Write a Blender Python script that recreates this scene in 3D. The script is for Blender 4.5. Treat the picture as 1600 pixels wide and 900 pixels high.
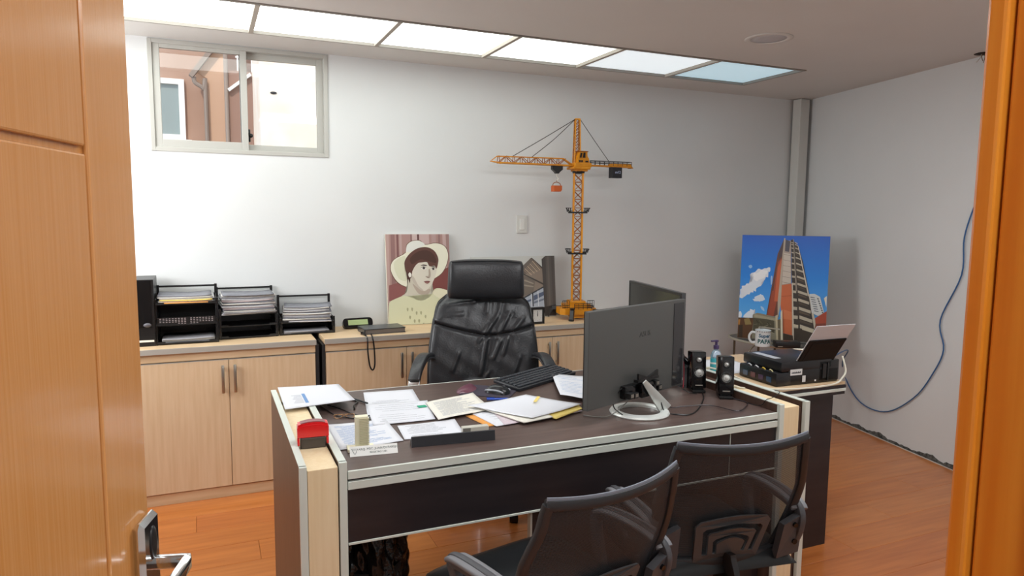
import bpy, bmesh, math, random
from mathutils import Vector, Matrix
random.seed(7)
for o in list(bpy.data.objects): bpy.data.objects.remove(o)
SC = bpy.context.scene
COL = SC.collection
PI = math.pi
R = math.radians

# ---------------------------------------------------------------- camera
CAM_H = 1.48
YAW, PITCH, ROLL, FPX = 0.412801, 0.104354, 0.00931, 1088.36
cam = bpy.data.cameras.new('camera'); camo = bpy.data.objects.new('camera', cam); COL.objects.link(camo)
cam.sensor_fit = 'HORIZONTAL'; cam.sensor_width = 36.0; cam.lens = 36.0 * FPX / 1600.0
cam.clip_start = 0.02; cam.clip_end = 200
fw = Vector((math.sin(YAW), math.cos(YAW), 0)); rt = Vector((math.cos(YAW), -math.sin(YAW), 0)); up = Vector((0, 0, 1))
f2 = fw * math.cos(PITCH) - up * math.sin(PITCH); u2 = up * math.cos(PITCH) + fw * math.sin(PITCH)
r3 = rt * math.cos(ROLL) + u2 * math.sin(ROLL); u3 = u2 * math.cos(ROLL) - rt * math.sin(ROLL)
m = Matrix.Identity(4)
for i in range(3):
    m[i][0] = r3[i]; m[i][1] = u3[i]; m[i][2] = -f2[i]; m[i][3] = (0, 0, CAM_H)[i]
camo.matrix_world = m
SC.camera = camo

# ---------------------------------------------------------------- world, lights, exposure
W = bpy.data.worlds.new('world'); SC.world = W; W.use_nodes = True
bg = W.node_tree.nodes['Background']
bg.inputs[0].default_value = (0.72, 0.84, 1.0, 1); bg.inputs[1].default_value = 1.6
SC.view_settings.view_transform = 'Standard'
try: SC.view_settings.look = 'None'
except Exception: pass
SC.view_settings.gamma = 1.0; SC.view_settings.use_curve_mapping = False
SC.view_settings.exposure = 0.25
def sun(name, rot, e, col, ang=0.01):
    l = bpy.data.lights.new(name, 'SUN'); l.energy = e; l.color = col; l.angle = ang
    o = bpy.data.objects.new(name, l); o.rotation_euler = rot; COL.objects.link(o); return o
def area(name, loc, target, sx, sy, e, col=(1, 1, 1)):
    l = bpy.data.lights.new(name, 'AREA'); l.shape = 'RECTANGLE'; l.size = sx; l.size_y = sy; l.energy = e; l.color = col
    o = bpy.data.objects.new(name, l); o.location = loc; COL.objects.link(o)
    o.rotation_euler = (Vector(target) - Vector(loc)).to_track_quat('-Z', 'Y').to_euler(); return o
sun('sun', (R(48), 0, R(-20)), 1.9, (1.0, 0.93, 0.82))
# daylight through the window in the left wall (outside the frame, behind the open door)
area('left_window_daylight', (-1.2, 3.2, 1.65), (0.6, 4.3, 1.6), 0.9, 0.7, 22, (1, 0.985, 0.97))
# lamps of the corridor in which the photographer stands
area('corridor_lamp', (0.5, -0.7, 2.36), (0.7, 0.6, 0.9), 1.6, 0.6, 42, (0.97, 0.985, 1))
# added fill light over the near half of the room, no fixture there
area('near_room_fill', (1.7, 1.5, 2.37), (1.7, 1.5, 0), 2.4, 0.6, 34, (0.96, 0.985, 1))
PANEL_E = [4.2, 4.2, 3.6, 2.8, 1.6, 0.72, 0.52]

# ---------------------------------------------------------------- materials
def lin(c):
    if isinstance(c, str):
        c = c.lstrip('#'); c = [int(c[i:i + 2], 16) / 255 for i in (0, 2, 4)]
    return tuple((x / 12.92 if x <= 0.04045 else ((x + 0.055) / 1.055) ** 2.4) for x in c) + (1,)
MATS = {}
def mat(name, col, rough=0.5, metal=0.0, var=None, scale=(1, 1, 1), nscale=8, bump=0.0, bscale=60, emit=None, estr=0, alpha=1, trans=0, coat=0, spec=0.5, detail=4, mix=(0.35, 0.65)):
    if name in MATS: return MATS[name]
    M = bpy.data.materials.new(name); M.use_nodes = True; nt = M.node_tree; b = nt.nodes['Principled BSDF']
    b.inputs['Base Color'].default_value = lin(col); b.inputs['Roughness'].default_value = rough
    b.inputs['Metallic'].default_value = metal; b.inputs['Specular IOR Level'].default_value = spec
    if coat: b.inputs['Coat Weight'].default_value = coat; b.inputs['Coat Roughness'].default_value = 0.12
    if trans: b.inputs['Transmission Weight'].default_value = trans
    if alpha < 1: b.inputs['Alpha'].default_value = alpha
    if emit: b.inputs['Emission Color'].default_value = lin(emit); b.inputs['Emission Strength'].default_value = estr
    if var or bump:
        tc = nt.nodes.new('ShaderNodeTexCoord'); mp = nt.nodes.new('ShaderNodeMapping'); mp.inputs['Scale'].default_value = scale
        nt.links.new(tc.outputs['Object'], mp.inputs['Vector'])
    if var:
        n = nt.nodes.new('ShaderNodeTexNoise'); n.inputs['Scale'].default_value = nscale; n.inputs['Detail'].default_value = detail
        nt.links.new(mp.outputs[0], n.inputs['Vector'])
        r = nt.nodes.new('ShaderNodeValToRGB'); r.color_ramp.elements[0].position = mix[0]; r.color_ramp.elements[1].position = mix[1]
        r.color_ramp.elements[0].color = lin(col); r.color_ramp.elements[1].color = lin(var)
        nt.links.new(n.outputs[0], r.inputs[0]); nt.links.new(r.outputs[0], b.inputs['Base Color'])
    if bump:
        n2 = nt.nodes.new('ShaderNodeTexNoise'); n2.inputs['Scale'].default_value = bscale; nt.links.new(mp.outputs[0], n2.inputs['Vector'])
        bp = nt.nodes.new('ShaderNodeBump'); bp.inputs['Strength'].default_value = bump; bp.inputs['Distance'].default_value = 0.01
        nt.links.new(n2.outputs[0], bp.inputs['Height']); nt.links.new(bp.outputs[0], b.inputs['Normal'])
    MATS[name] = M
    return M
wall_m = mat('wall_paint', '#dbdddd', 0.75, var='#d6d8d8', nscale=1.2, bump=0.06, bscale=25)
ceil_m = mat('ceiling_paint', '#d2cfcb', 0.8, var='#cdcac6', nscale=1.0)
door_m = mat('door_veneer', '#c98f54', 0.26, var='#c28546', scale=(90, 90, 1.0), nscale=3, bump=0.05, bscale=8, coat=0.5)
jamb_m = mat('jamb_varnish', '#e3922e', 0.3, var='#d67a18', scale=(25, 25, 0.9), nscale=2.5, coat=0.5)
beech = mat('beech', '#ddc2a0', 0.45, var='#d5b792', scale=(14, 14, 0.8), nscale=4)
beech_h = mat('beech_horizontal', '#dcc09c', 0.45, var='#d2b38c', scale=(0.8, 14, 14), nscale=4)
beech_l = mat('beech_pale', '#efdab4', 0.5, var='#e8d0a6', scale=(20, 20, 0.8), nscale=4)
alu_edge = mat('grey_edge_band', '#d3d9d0', 0.45)
alu_top = mat('cabinet_edge_band', '#a9a49b', 0.5)
wenge = mat('wenge_laminate', '#4b3a34', 0.38, var='#3f302c', scale=(2, 14, 14), nscale=4)
wenge_top = mat('wenge_desktop', '#5d4c46', 0.34, var='#50403b', scale=(1, 14, 14), nscale=4)
wenge_v = mat('wenge_panel', '#5a4339', 0.42, var='#4e392f', scale=(14, 14, 0.7), nscale=4)
dark_lam = mat('dark_panel', '#2a2224', 0.45, var='#221b1e', scale=(1, 8, 8), nscale=4)
black_pl = mat('black_plastic', '#161617', 0.35)
black_mt = mat('black_matte', '#1c1c1e', 0.6)
black_gl = mat('black_gloss', '#0c0c0e', 0.12)
grey_pl = mat('grey_plastic', '#4a4a4d', 0.45)
arm_pl = mat('arm_plastic', '#48484c', 0.5)
chrome = mat('chrome', '#d8d8d8', 0.12, metal=1)
satin = mat('satin_metal', '#b9b6ae', 0.32, metal=1)
alu = mat('window_aluminium', '#b9b8b2', 0.45, metal=0.2)
white_pl = mat('white_plastic', '#e6e6e2', 0.4)
paper_m = mat('paper', '#dcdee4', 0.8)
paper_w = mat('paper_warm', '#e6e3d8', 0.8)
paper_y = mat('paper_yellow', '#ecd479', 0.8)
paper_o = mat('paper_orange', '#dd9a4d', 0.8)
ink = mat('ink_grey', '#a3a6ad', 0.8)
ink_d = mat('ink_dark', '#3a3c42', 0.8)
ink_b = mat('ink_blue', '#6f94c4', 0.8)
yellow = mat('crane_yellow', '#d68f0c', 0.4, var='#c97f08', nscale=20)
yellow_d = mat('crane_amber', '#8f4c08', 0.4)
orange = mat('bucket_orange', '#c2581a', 0.45)
red = mat('stamp_red', '#e0121a', 0.22, coat=0.4)
leather = mat('black_leather', '#27282b', 0.36, bump=0.12, bscale=140)
bluecord = mat('blue_cord', '#2d5c8e', 0.5)
whitecord = mat('white_cord', '#dcd8c6', 0.5)
redcord = mat('red_cord', '#a8323c', 0.5)

# ---------------------------------------------------------------- mesh helpers
class MB:
    def __init__(s): s.bm = bmesh.new(); s.mi = 0; s.smooth = False
    def _fin(s, vs, T=None):
        if T is not None: bmesh.ops.transform(s.bm, matrix=T, verts=vs)
        fs = set()
        for v in vs:
            for fc in v.link_faces: fs.add(fc)
        for fc in fs: fc.material_index = s.mi
        return s
    def box(s, x0, x1, y0, y1, z0, z1, bev=0.0, T=None, seg=2):
        r = bmesh.ops.create_cube(s.bm, size=1)
        vs = r['verts']
        bmesh.ops.transform(s.bm, matrix=Matrix.Translation(((x0 + x1) / 2, (y0 + y1) / 2, (z0 + z1) / 2)) @ Matrix.Diagonal((abs(x1 - x0), abs(y1 - y0), abs(z1 - z0), 1)), verts=vs)
        if bev:
            es = set(e for v in vs for e in v.link_edges)
            r2 = bmesh.ops.bevel(s.bm, geom=list(es), offset=bev, segments=seg, affect='EDGES', profile=0.5)
            vs = list(set(v for fc in r2['faces'] for v in fc.verts) | set(v for v in vs if v.is_valid))
        return s._fin(vs, T)
    def hexa(s, pts):
        vs = [s.bm.verts.new(p) for p in pts]   # 4 bottom ccw, 4 top ccw
        for q in ((3, 2, 1, 0), (4, 5, 6, 7), (0, 1, 5, 4), (1, 2, 6, 5), (2, 3, 7, 6), (3, 0, 4, 7)):
            fc = s.bm.faces.new([vs[i] for i in q]); fc.material_index = s.mi
        return s
    def prism(s, pts, z0, z1, T=None):
        n = len(pts)
        a = [s.bm.verts.new((p[0], p[1], z0)) for p in pts]; b = [s.bm.verts.new((p[0], p[1], z1)) for p in pts]
        s.bm.faces.new(a[::-1]); s.bm.faces.new(b)
        for i in range(n): s.bm.faces.new((a[i], a[(i + 1) % n], b[(i + 1) % n], b[i]))
        return s._fin(a + b, T)
    def poly(s, pts):
        vs = [s.bm.verts.new(p) for p in pts]
        fc = s.bm.faces.new(vs); fc.material_index = s.mi; return s
    def cyl(s, p0, p1, r, r1=None, n=16):
        p0, p1 = Vector(p0), Vector(p1); d = p1 - p0; r1 = r if r1 is None else r1
        q = d.to_track_quat('Z', 'Y').to_matrix().to_4x4()
        res = bmesh.ops.create_cone(s.bm, cap_ends=True, segments=n, radius1=r, radius2=max(r1, 1e-5), depth=d.length, matrix=Matrix.Translation((p0 + p1) / 2) @ q)
        return s._fin(res['verts'])
    def sphere(s, c, r, sc=(1, 1, 1), n=16):
        res = bmesh.ops.create_uvsphere(s.bm, u_segments=n, v_segments=max(6, n // 2), radius=r, matrix=Matrix.Translation(c) @ Matrix.Diagonal((*sc, 1)))
        return s._fin(res['verts'])
    def bar(s, p0, p1, w, h=None, upv=(0, 0, 1)):
        p0, p1 = Vector(p0), Vector(p1); h = h or w; d = (p1 - p0).normalized(); upv = Vector(upv)
        if abs(d.dot(upv)) > 0.98: upv = Vector((0, 1, 0))
        sd = d.cross(upv).normalized() * w / 2; u = sd.cross(d).normalized() * h / 2
        return s.hexa([p0 - sd - u, p0 + sd - u, p0 + sd + u, p0 - sd + u, p1 - sd - u, p1 + sd - u, p1 + sd + u, p1 - sd + u])
    def sweep(s, pts, prof, upv=(0, 0, 1), closed=False, scales=None):
        pts = [Vector(p) for p in pts]; n = len(pts); rings = []
        u = Vector(upv)
        for i, p in enumerate(pts):
            if closed: t = (pts[(i + 1) % n] - pts[i - 1]).normalized()
            else: t = (pts[min(i + 1, n - 1)] - pts[max(i - 1, 0)]).normalized()
            sd = t.cross(u)
            if sd.length < 1e-3: sd = t.cross(Vector((1, 0.1, 0)))
            sd.normalize(); nu = sd.cross(t).normalized()
            k = scales[i] if scales else 1
            rings.append([s.bm.verts.new(p + sd * a * k + nu * b * k) for a, b in prof])
            if upv is None or upv == 'free': u = nu
        m_ = len(prof)
        for i in range(n if closed else n - 1):
            A, B = rings[i], rings[(i + 1) % n]
            for j in range(m_):
                fc = s.bm.faces.new((A[j], A[(j + 1) % m_], B[(j + 1) % m_], B[j])); fc.material_index = s.mi; fc.smooth = True
        if not closed:
            for g in (rings[0][::-1], rings[-1]): fc = s.bm.faces.new(g); fc.material_index = s.mi
        return s
    def tube(s, pts, r, n=8, sub=6, closed=False):
        pts = spline(pts, sub, closed) if sub > 1 else [Vector(p) for p in pts]
        prof = [(math.cos(2 * PI * k / n) * r, math.sin(2 * PI * k / n) * r) for k in range(n)]
        # rotation minimising frame
        t0 = (pts[1] - pts[0]).normalized(); u = Vector((0, 0, 1)) if abs(t0.z) < 0.9 else Vector((1, 0, 0)); rings = []; N = len(pts)
        for i, p in enumerate(pts):
            t = (pts[(i + 1) % N] - pts[i - 1]).normalized() if closed else (pts[min(i + 1, N - 1)] - pts[max(i - 1, 0)]).normalized()
            u = (u - t * u.dot(t));
            if u.length < 1e-5: u = t.orthogonal()
            u.normalize(); w = t.cross(u)
            rings.append([s.bm.verts.new(p + u * a + w * b) for a, b in prof])
        for i in range(N if closed else N - 1):
            A, B = rings[i], rings[(i + 1) % N]
            for j in range(n):
                fc = s.bm.faces.new((A[j], A[(j + 1) % n], B[(j + 1) % n], B[j])); fc.material_index = s.mi; fc.smooth = True
        if not closed:
            for g in (rings[0][::-1], rings[-1]): fc = s.bm.faces.new(g); fc.material_index = s.mi
        return s
    def lathe(s, prof, c=(0, 0, 0), n=32, smooth=True):
        rings = [[s.bm.verts.new((c[0] + r * math.cos(2 * PI * k / n), c[1] + r * math.sin(2 * PI * k / n), c[2] + z)) for k in range(n)] for r, z in prof]
        for A, B in zip(rings, rings[1:]):
            for j in range(n):
                fc = s.bm.faces.new((A[j], A[(j + 1) % n], B[(j + 1) % n], B[j])); fc.material_index = s.mi; fc.smooth = smooth
        if prof[0] != prof[-1]:
            for g in (rings[0][::-1], rings[-1]): fc = s.bm.faces.new(g); fc.material_index = s.mi
        return s
    def grid(s, fn, nu, nv, thick=None, smooth=True):
        """fn(u,v)->point ; thick = vector or function(u,v)->point for the back face"""
        A = [[s.bm.verts.new(fn(i / nu, j / nv)) for j in range(nv + 1)] for i in range(nu + 1)]
        def q(a, b, c, d, sm=smooth):
            fc = s.bm.faces.new((a, b, c, d)); fc.material_index = s.mi; fc.smooth = sm
        for i in range(nu):
            for j in range(nv): q(A[i][j], A[i + 1][j], A[i + 1][j + 1], A[i][j + 1])
        if thick is not None:
            g = thick if callable(thick) else (lambda u, v: Vector(fn(u, v)) + Vector(thick))
            B = [[s.bm.verts.new(g(i / nu, j / nv)) for j in range(nv + 1)] for i in range(nu + 1)]
            for i in range(nu):
                for j in range(nv): q(B[i][j + 1], B[i + 1][j + 1], B[i + 1][j], B[i][j])
            for i in range(nu):
                q(A[i + 1][0], A[i][0], B[i][0], B[i + 1][0]); q(A[i][nv], A[i + 1][nv], B[i + 1][nv], B[i][nv])
            for j in range(nv):
                q(A[0][j], A[0][j + 1], B[0][j + 1], B[0][j]); q(A[nu][j + 1], A[nu][j], B[nu][j], B[nu][j + 1])
        return s
    def text(s, body, size, T, ext=0.0004, fn=None, bold=0.0):
        c = bpy.data.curves.new('txt', 'FONT'); c.body = body; c.size = size; c.extrude = ext; c.resolution_u = 3; c.offset = bold; c.align_x = 'CENTER'; c.align_y = 'CENTER'
        o = bpy.data.objects.new('txt', c); COL.objects.link(o); bpy.context.view_layer.update()
        me = bpy.data.meshes.new_from_object(o.evaluated_get(bpy.context.evaluated_depsgraph_get()))
        n0 = len(s.bm.verts); f0 = len(s.bm.faces); s.bm.from_mesh(me); s.bm.verts.ensure_lookup_table(); s.bm.faces.ensure_lookup_table()
        for v in s.bm.verts[n0:]: v.co = fn(v.co) if fn else T @ v.co
        for fc in s.bm.faces[f0:]: fc.material_index = s.mi
        bpy.data.objects.remove(o); bpy.data.meshes.remove(me); bpy.data.curves.remove(c); return s
    def build(s, name, mats, parent=None, loc=(0, 0, 0), rz=0.0, smooth=False, ang=35, **props):
        bmesh.ops.recalc_face_normals(s.bm, faces=s.bm.faces[:])
        me = bpy.data.meshes.new(name); s.bm.to_mesh(me); s.bm.free()
        for x in (mats if isinstance(mats, (list, tuple)) else [mats]): me.materials.append(x)
        if smooth:
            for p in me.polygons: p.use_smooth = True
            try: me.set_sharp_from_angle(angle=R(ang))
            except Exception: pass
        o = bpy.data.objects.new(name, me); COL.objects.link(o)
        o.location = loc; o.rotation_euler = (0, 0, rz)
        if parent: o.parent = parent
        for k, v in props.items(): o[k] = v
        return o
def spline(pts, sub=6, closed=False):
    pts = [Vector(p) for p in pts]; n = len(pts); out = []
    for i in range(n if closed else n - 1):
        if closed: p0, p1, p2, p3 = pts[i - 1], pts[i], pts[(i + 1) % n], pts[(i + 2) % n]
        else: p0, p1, p2, p3 = pts[max(i - 1, 0)], pts[i], pts[i + 1], pts[min(i + 2, n - 1)]
        for k in range(sub):
            t = k / sub
            out.append(0.5 * ((2 * p1) + (p2 - p0) * t + (2 * p0 - 5 * p1 + 4 * p2 - p3) * t * t + (3 * p1 - p0 - 3 * p2 + p3) * t ** 3))
    if not closed: out.append(pts[-1])
    return out
def rrect(w, h, r, n=4):
    out = []
    for cx, cy, a0 in ((w / 2 - r, h / 2 - r, 0), (-w / 2 + r, h / 2 - r, 90), (-w / 2 + r, -h / 2 + r, 180), (w / 2 - r, -h / 2 + r, 270)):
        for k in range(n + 1):
            a = R(a0 + 90 * k / n); out.append((cx + r * math.cos(a), cy + r * math.sin(a)))
    return out
def curve_plate(name, loops, ext, m_, parent, T, **props):
    """flat plate with holes from closed outlines (first outer, rest holes)"""
    c = bpy.data.curves.new('pl', 'CURVE'); c.dimensions = '2D'; c.fill_mode = 'BOTH'; c.extrude = ext / 2
    for L in loops:
        sp = c.splines.new('POLY'); sp.points.add(len(L) - 1); sp.use_cyclic_u = True
        for i, p in enumerate(L): sp.points[i].co = (p[0], p[1], 0, 1)
    o = bpy.data.objects.new('pl', c); COL.objects.link(o); bpy.context.view_layer.update()
    me = bpy.data.meshes.new_from_object(o.evaluated_get(bpy.context.evaluated_depsgraph_get()))
    bpy.data.objects.remove(o); bpy.data.curves.remove(c)
    for v in me.vertices: v.co = T(v.co) if callable(T) else T @ v.co
    me.name = name; me.materials.clear(); me.materials.append(m_)
    o = bpy.data.objects.new(name, me); COL.objects.link(o); o.parent = parent
    for k, v in props.items(): o[k] = v
    return o
def thing(name, label, cat, loc=(0, 0, 0), rz=0.0, group=None, rot=None):
    o = bpy.data.objects.new(name, None); COL.objects.link(o); o.empty_display_size = 0.05
    o.location = loc; o.rotation_euler = rot or (0, 0, rz); o['label'] = label; o['category'] = cat
    if group: o['group'] = group
    return o
def tag(o, label, cat, group=None):
    o['label'] = label; o['category'] = cat
    if group: o['group'] = group
    return o
def S(mb, name, mats, parent=None, **k):
    o = mb.build(name, mats, parent, **k)
    if parent is None: o['kind'] = 'structure'
    return o
def copy_tree(o, parent=None):
    c = o.copy(); COL.objects.link(c)
    if parent: c.parent = parent
    for ch in [x for x in bpy.data.objects if x.parent == o]: copy_tree(ch, c)
    return c

# ================================================================ STRUCTURE
ZC = 2.39; YB = 4.21
RWA = (4.34, 4.21); RWB = (3.99, 2.5)         # right wall line (not square to the back wall)
def rwx(y): return RWA[0] + (y - RWA[1]) * (RWA[0] - RWB[0]) / (RWA[1] - RWB[1])
NY = 0.36                                    # room face of the near wall
# floor: slab plus laminate planks along X
fl = S(MB().box(-1.4, 4.75, -1.6, 4.36, -0.08, -0.010), 'floor', mat('floor_underlay', '#4a2a16', 0.8))
plank_ms = []
for i, (a, b) in enumerate((('#c97a3c', '#b0632a'), ('#cc7f41', '#b5692f'), ('#c4743a', '#aa5d28'))):
    plank_ms.append(mat('laminate_%d' % i, a, 0.3, var=b, scale=(0.9, 12, 1), nscale=2.6, detail=6, coat=0.25, mix=(0.3, 0.7)))
pm = []
for mm in plank_ms:
    b = MB(); b.box(0, 1.2, 0, 0.188, -0.010, 0, bev=0.0012, seg=1)
    me_o = b.build('plank', mm, fl); pm.append(me_o.data); bpy.data.objects.remove(me_o)
row = 0; y = 0.02
while y < YB:
    x = -1.35 + (row * 0.47) % 1.2 - 1.2
    while x < rwx(y) + 0.2:
        x0, x1 = max(x, -1.3), min(x + 1.199, rwx(min(y + 0.19, YB)) + 0.12)
        if x1 - x0 > 0.05:
            o = bpy.data.objects.new('plank', pm[random.randrange(3)]); COL.objects.link(o); o.parent = fl
            o.location = (x0, y, 0); o.scale = ((x1 - x0) / 1.2, 1 if y + 0.189 < YB else (YB - y) / 0.189, 1)
        x += 1.2
    y += 0.189; row += 1
# back wall with the window opening
WX0, WX1, WZ0, WZ1 = -0.255, 0.668, 1.803, 2.385
b = MB()
b.box(-1.3, WX0, YB, YB + 0.14, 0, ZC + 0.1); b.box(WX1, 4.6, YB, YB + 0.14, 0, ZC + 0.1)
b.box(WX0, WX1, YB, YB + 0.14, 0, WZ0); b.box(WX0, WX1, YB, YB + 0.14, WZ1, ZC + 0.1)
S(b, 'wall_back', wall_m)
# right wall
d = Vector((RWA[0] - RWB[0], RWA[1] - RWB[1], 0)).normalized(); nrm = Vector((d.y, -d.x, 0))
A = Vector((rwx(NY - 0.2), NY - 0.2, 0)); B = Vector((rwx(YB + 0.1), YB + 0.1, 0))
pl = [(p.x, p.y) for p in (A, A + nrm * 0.15, B + nrm * 0.15, B)]
S(MB().prism(pl, 0.0, ZC + 0.1), 'wall_right', wall_m)
# broken plaster strip where the skirting was taken off
b = MB(); n = 180
for i in range(n):
    t0, t1 = i / n, (i + 1) / n
    p0 = Vector((rwx(0.4 + t0 * 3.7), 0.4 + t0 * 3.7, 0)); p1 = Vector((rwx(0.4 + t1 * 3.7), 0.4 + t1 * 3.7, 0))
    hf = lambda j: 0.014 + 0.022 * abs(math.sin(j * 0.31) * math.sin(j * 0.117 + 1)) + 0.006 * math.sin(j * 1.9) * math.sin(j * 0.7)
    h, h1 = hf(i), hf(i + 1); k = 0.005
    q = -nrm * k
    b.hexa([p0, p0 + q, p1 + q, p1, p0 + Vector((0, 0, h)), p0 + q * 0.6 + Vector((0, 0, h)), p1 + q * 0.6 + Vector((0, 0, h1)), p1 + Vector((0, 0, h1))])
S(b, 'baseboard_right', mat('broken_plaster', '#6f6d68', 0.95, var='#3c3b39', nscale=45, bump=0.6, bscale=120))
b = MB(); b.bar(A - nrm * 0.012 + Vector((0, 0, 0.002)), Vector((rwx(4.1), 4.1, 0.002)) - nrm * 0.012, 0.006, 0.004)
S(b, 'trim_5', mat('plaster_dust', '#c9c2b8', 0.9))
# left wall with its window
b = MB(); b.box(-1.4, -1.3, 0.2, 2.6, 0, ZC + 0.1); b.box(-1.4, -1.3, 3.8, YB + 0.14, 0, ZC + 0.1)
b.box(-1.4, -1.3, 2.6, 3.8, 0, 1.0); b.box(-1.4, -1.3, 2.6, 3.8, 2.2, ZC + 0.1)
S(b, 'wall_left', wall_m)
b = MB()
for x in ((2.6, 2.65), (3.18, 3.22), (3.75, 3.8)): b.box(-1.37, -1.33, x[0], x[1], 1.0, 2.2)
b.box(-1.37, -1.33, 2.6, 3.8, 1.0, 1.05); b.box(-1.37, -1.33, 2.6, 3.8, 2.15, 2.2)
S(b, 'window_2', alu)
# near wall (door wall), opening x -0.33..0.60, head at 2.12
b = MB(); b.box(-1.3, -0.34, NY - 0.16, NY, 0, ZC + 0.1); b.box(0.61, rwx(NY), NY - 0.16, NY, 0, ZC + 0.1); b.box(-0.34, 0.61, NY - 0.16, NY, 2.14, ZC + 0.1)
S(b, 'wall_front', wall_m)
b = MB(); b.box(-1.3, 2.2, -1.6, -1.5, 0, ZC + 0.1); b.box(-1.4, -1.3, -1.6, 0.2, 0, ZC + 0.1); b.box(2.2, 2.3, -1.6, 0.2, 0, ZC + 0.1)
S(b, 'wall_corridor', wall_m)
# door jambs: lining with rabbet, architrave on the room side
b = MB(); b.box(0.567, 0.61, NY - 0.17, NY - 0.012, 0, 2.14, bev=0.002)
b.box(0.560, 0.64, NY - 0.010, NY + 0.006, 0, 2.2, bev=0.003); b.box(0.560, 0.585, NY - 0.19, NY - 0.055, 0, 2.14, bev=0.002)
S(b, 'trim_1', jamb_m)
b = MB(); b.box(-0.34, -0.30, NY - 0.17, NY, 0, 2.14, bev=0.002); b.box(-0.40, -0.305, NY, NY + 0.014, 0, 2.2, bev=0.003)
S(b, 'trim_2', jamb_m)
b = MB(); b.box(-0.30, 0.567, NY - 0.17, NY, 2.10, 2.14, bev=0.002); b.box(-0.40, 0.64, NY, NY + 0.014, 2.12, 2.2, bev=0.003)
S(b, 'trim_3', jamb_m)
# ceiling with the recess for the luminous panels
CX0, CX1, CY0, CY1 = -1.045, 3.428, 3.345, 3.885
b = MB()
for bx in ((-1.4, CX0, -1.6, YB + 0.14), (CX1, 4.75, -1.6, YB + 0.14), (CX0, CX1, -1.6, CY0), (CX0, CX1, CY1, YB + 0.14)):
    b.box(bx[0], bx[1], bx[2], bx[3], ZC, ZC + 0.12)
S(b, 'ceiling', ceil_m)
# luminous panels
lt = thing('luminous_ceiling', 'long row of white luminous ceiling panels set in a thin grey frame', 'ceiling light', ((CX0 + CX1) / 2, (CY0 + CY1) / 2, ZC))
lx, ly = lt.location.x, lt.location.y
b = MB(); fr = mat('panel_frame', '#8d8780', 0.6)
b.box(CX0 - lx - .01, CX1 - lx + .01, CY0 - ly - 0.012, CY0 - ly + 0.006, -0.006, 0.02); b.box(CX0 - lx - .01, CX1 - lx + .01, CY1 - ly - 0.006, CY1 - ly + 0.006, -0.004, 0.02)
b.box(CX0 - lx - .01, CX0 - lx + 0.006, CY0 - ly, CY1 - ly, -0.005, 0.02); b.box(CX1 - lx - 0.006, CX1 - lx + .01, CY0 - ly, CY1 - ly, -0.005, 0.02)
b.build('frame', fr, lt)
edges = [CX0, -0.402, 0.238, 0.877, 1.503, 2.127, 2.784, CX1]
for i in range(1, 7):
    MB().box(edges[i] - lx - 0.011, edges[i] - lx + 0.011, CY0 - ly, CY1 - ly, -0.006, 0.02).build('divider_bar', mat('divider', '#a79f94', 0.6), lt)
PC = ['#f4fbf6'] * 4 + ['#eef6f2', '#d5e0e6', '#a9d2e2']
for i in range(7):
    M_ = bpy.data.materials.new('diffuser_%d' % i); M_.use_nodes = True; p = M_.node_tree.nodes['Principled BSDF']
    p.inputs['Base Color'].default_value = lin('#e6eeee'); p.inputs['Roughness'].default_value = 0.4
    p.inputs['Emission Color'].default_value = lin(PC[i]); p.inputs['Emission Strength'].default_value = PANEL_E[i]
    MB().box(edges[i] - lx + 0.003, edges[i + 1] - lx - 0.003, CY0 - ly + 0.003, CY1 - ly - 0.003, 0.012, 0.018).build('diffuser_panel', M_, lt)

# window in the back wall: outer frame, two sliding sashes, panes, latch
wn = MB(); t = 0.03
def fr_box(b, x0, x1, z0, z1, w, y0, y1, wb=None, wt=None):
    wb = wb or w; wt = wt or w
    b.box(x0, x0 + w, y0, y1, z0, z1, bev=0.002); b.box(x1 - w, x1, y0, y1, z0, z1, bev=0.002)
    b.box(x0 + w, x1 - w, y0, y1, z0, z0 + wb, bev=0.002); b.box(x0 + w, x1 - w, y0, y1, z1 - wt, z1, bev=0.002)
fr_box(wn, WX0, WX1, WZ0, WZ1, 0.022, YB - 0.006, YB + 0.08)
wn.box(WX0 + 0.022, WX1 - 0.022, YB + 0.036, YB + 0.042, WZ0 + 0.02, WZ0 + 0.035); 
window = S(wn, 'window_1', alu)
glass = bpy.data.materials.new('window_glass'); glass.use_nodes = True; nt = glass.node_tree
pb = nt.nodes['Principled BSDF']; pb.inputs['Roughness'].default_value = 0.02; pb.inputs['Base Color'].default_value = (1, 1, 1, 1)
tr = nt.nodes.new('ShaderNodeBsdfTransparent'); gl = nt.nodes.new('ShaderNodeBsdfGlossy'); gl.inputs['Roughness'].default_value = 0.03
mx = nt.nodes.new('ShaderNodeMixShader'); fn_ = nt.nodes.new('ShaderNodeFresnel'); fn_.inputs[0].default_value = 1.45
nt.links.new(fn_.outputs[0], mx.inputs[0]); nt.links.new(tr.outputs[0], mx.inputs[1]); nt.links.new(gl.outputs[0], mx.inputs[2]); nt.links.new(mx.outputs[0], nt.nodes['Material Output'].inputs[0])
b = MB(); fr_box(b, WX0 + 0.022, 0.232, WZ0 + 0.012, WZ1 - 0.006, 0.034, YB + 0.004, YB + 0.032, wb=0.052, wt=0.036); sl = b.build('window_sash', alu, window)
MB().box(WX0 + 0.05, 0.205, YB + 0.015, YB + 0.019, WZ0 + 0.06, WZ1 - 0.04).build('pane', glass, sl)
b = MB(); fr_box(b, 0.195, WX1 - 0.022, WZ0 + 0.016, WZ1 - 0.012, 0.034, YB + 0.044, YB + 0.070, wb=0.042, wt=0.042); s2 = b.build('window_sash', alu, window)
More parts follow.
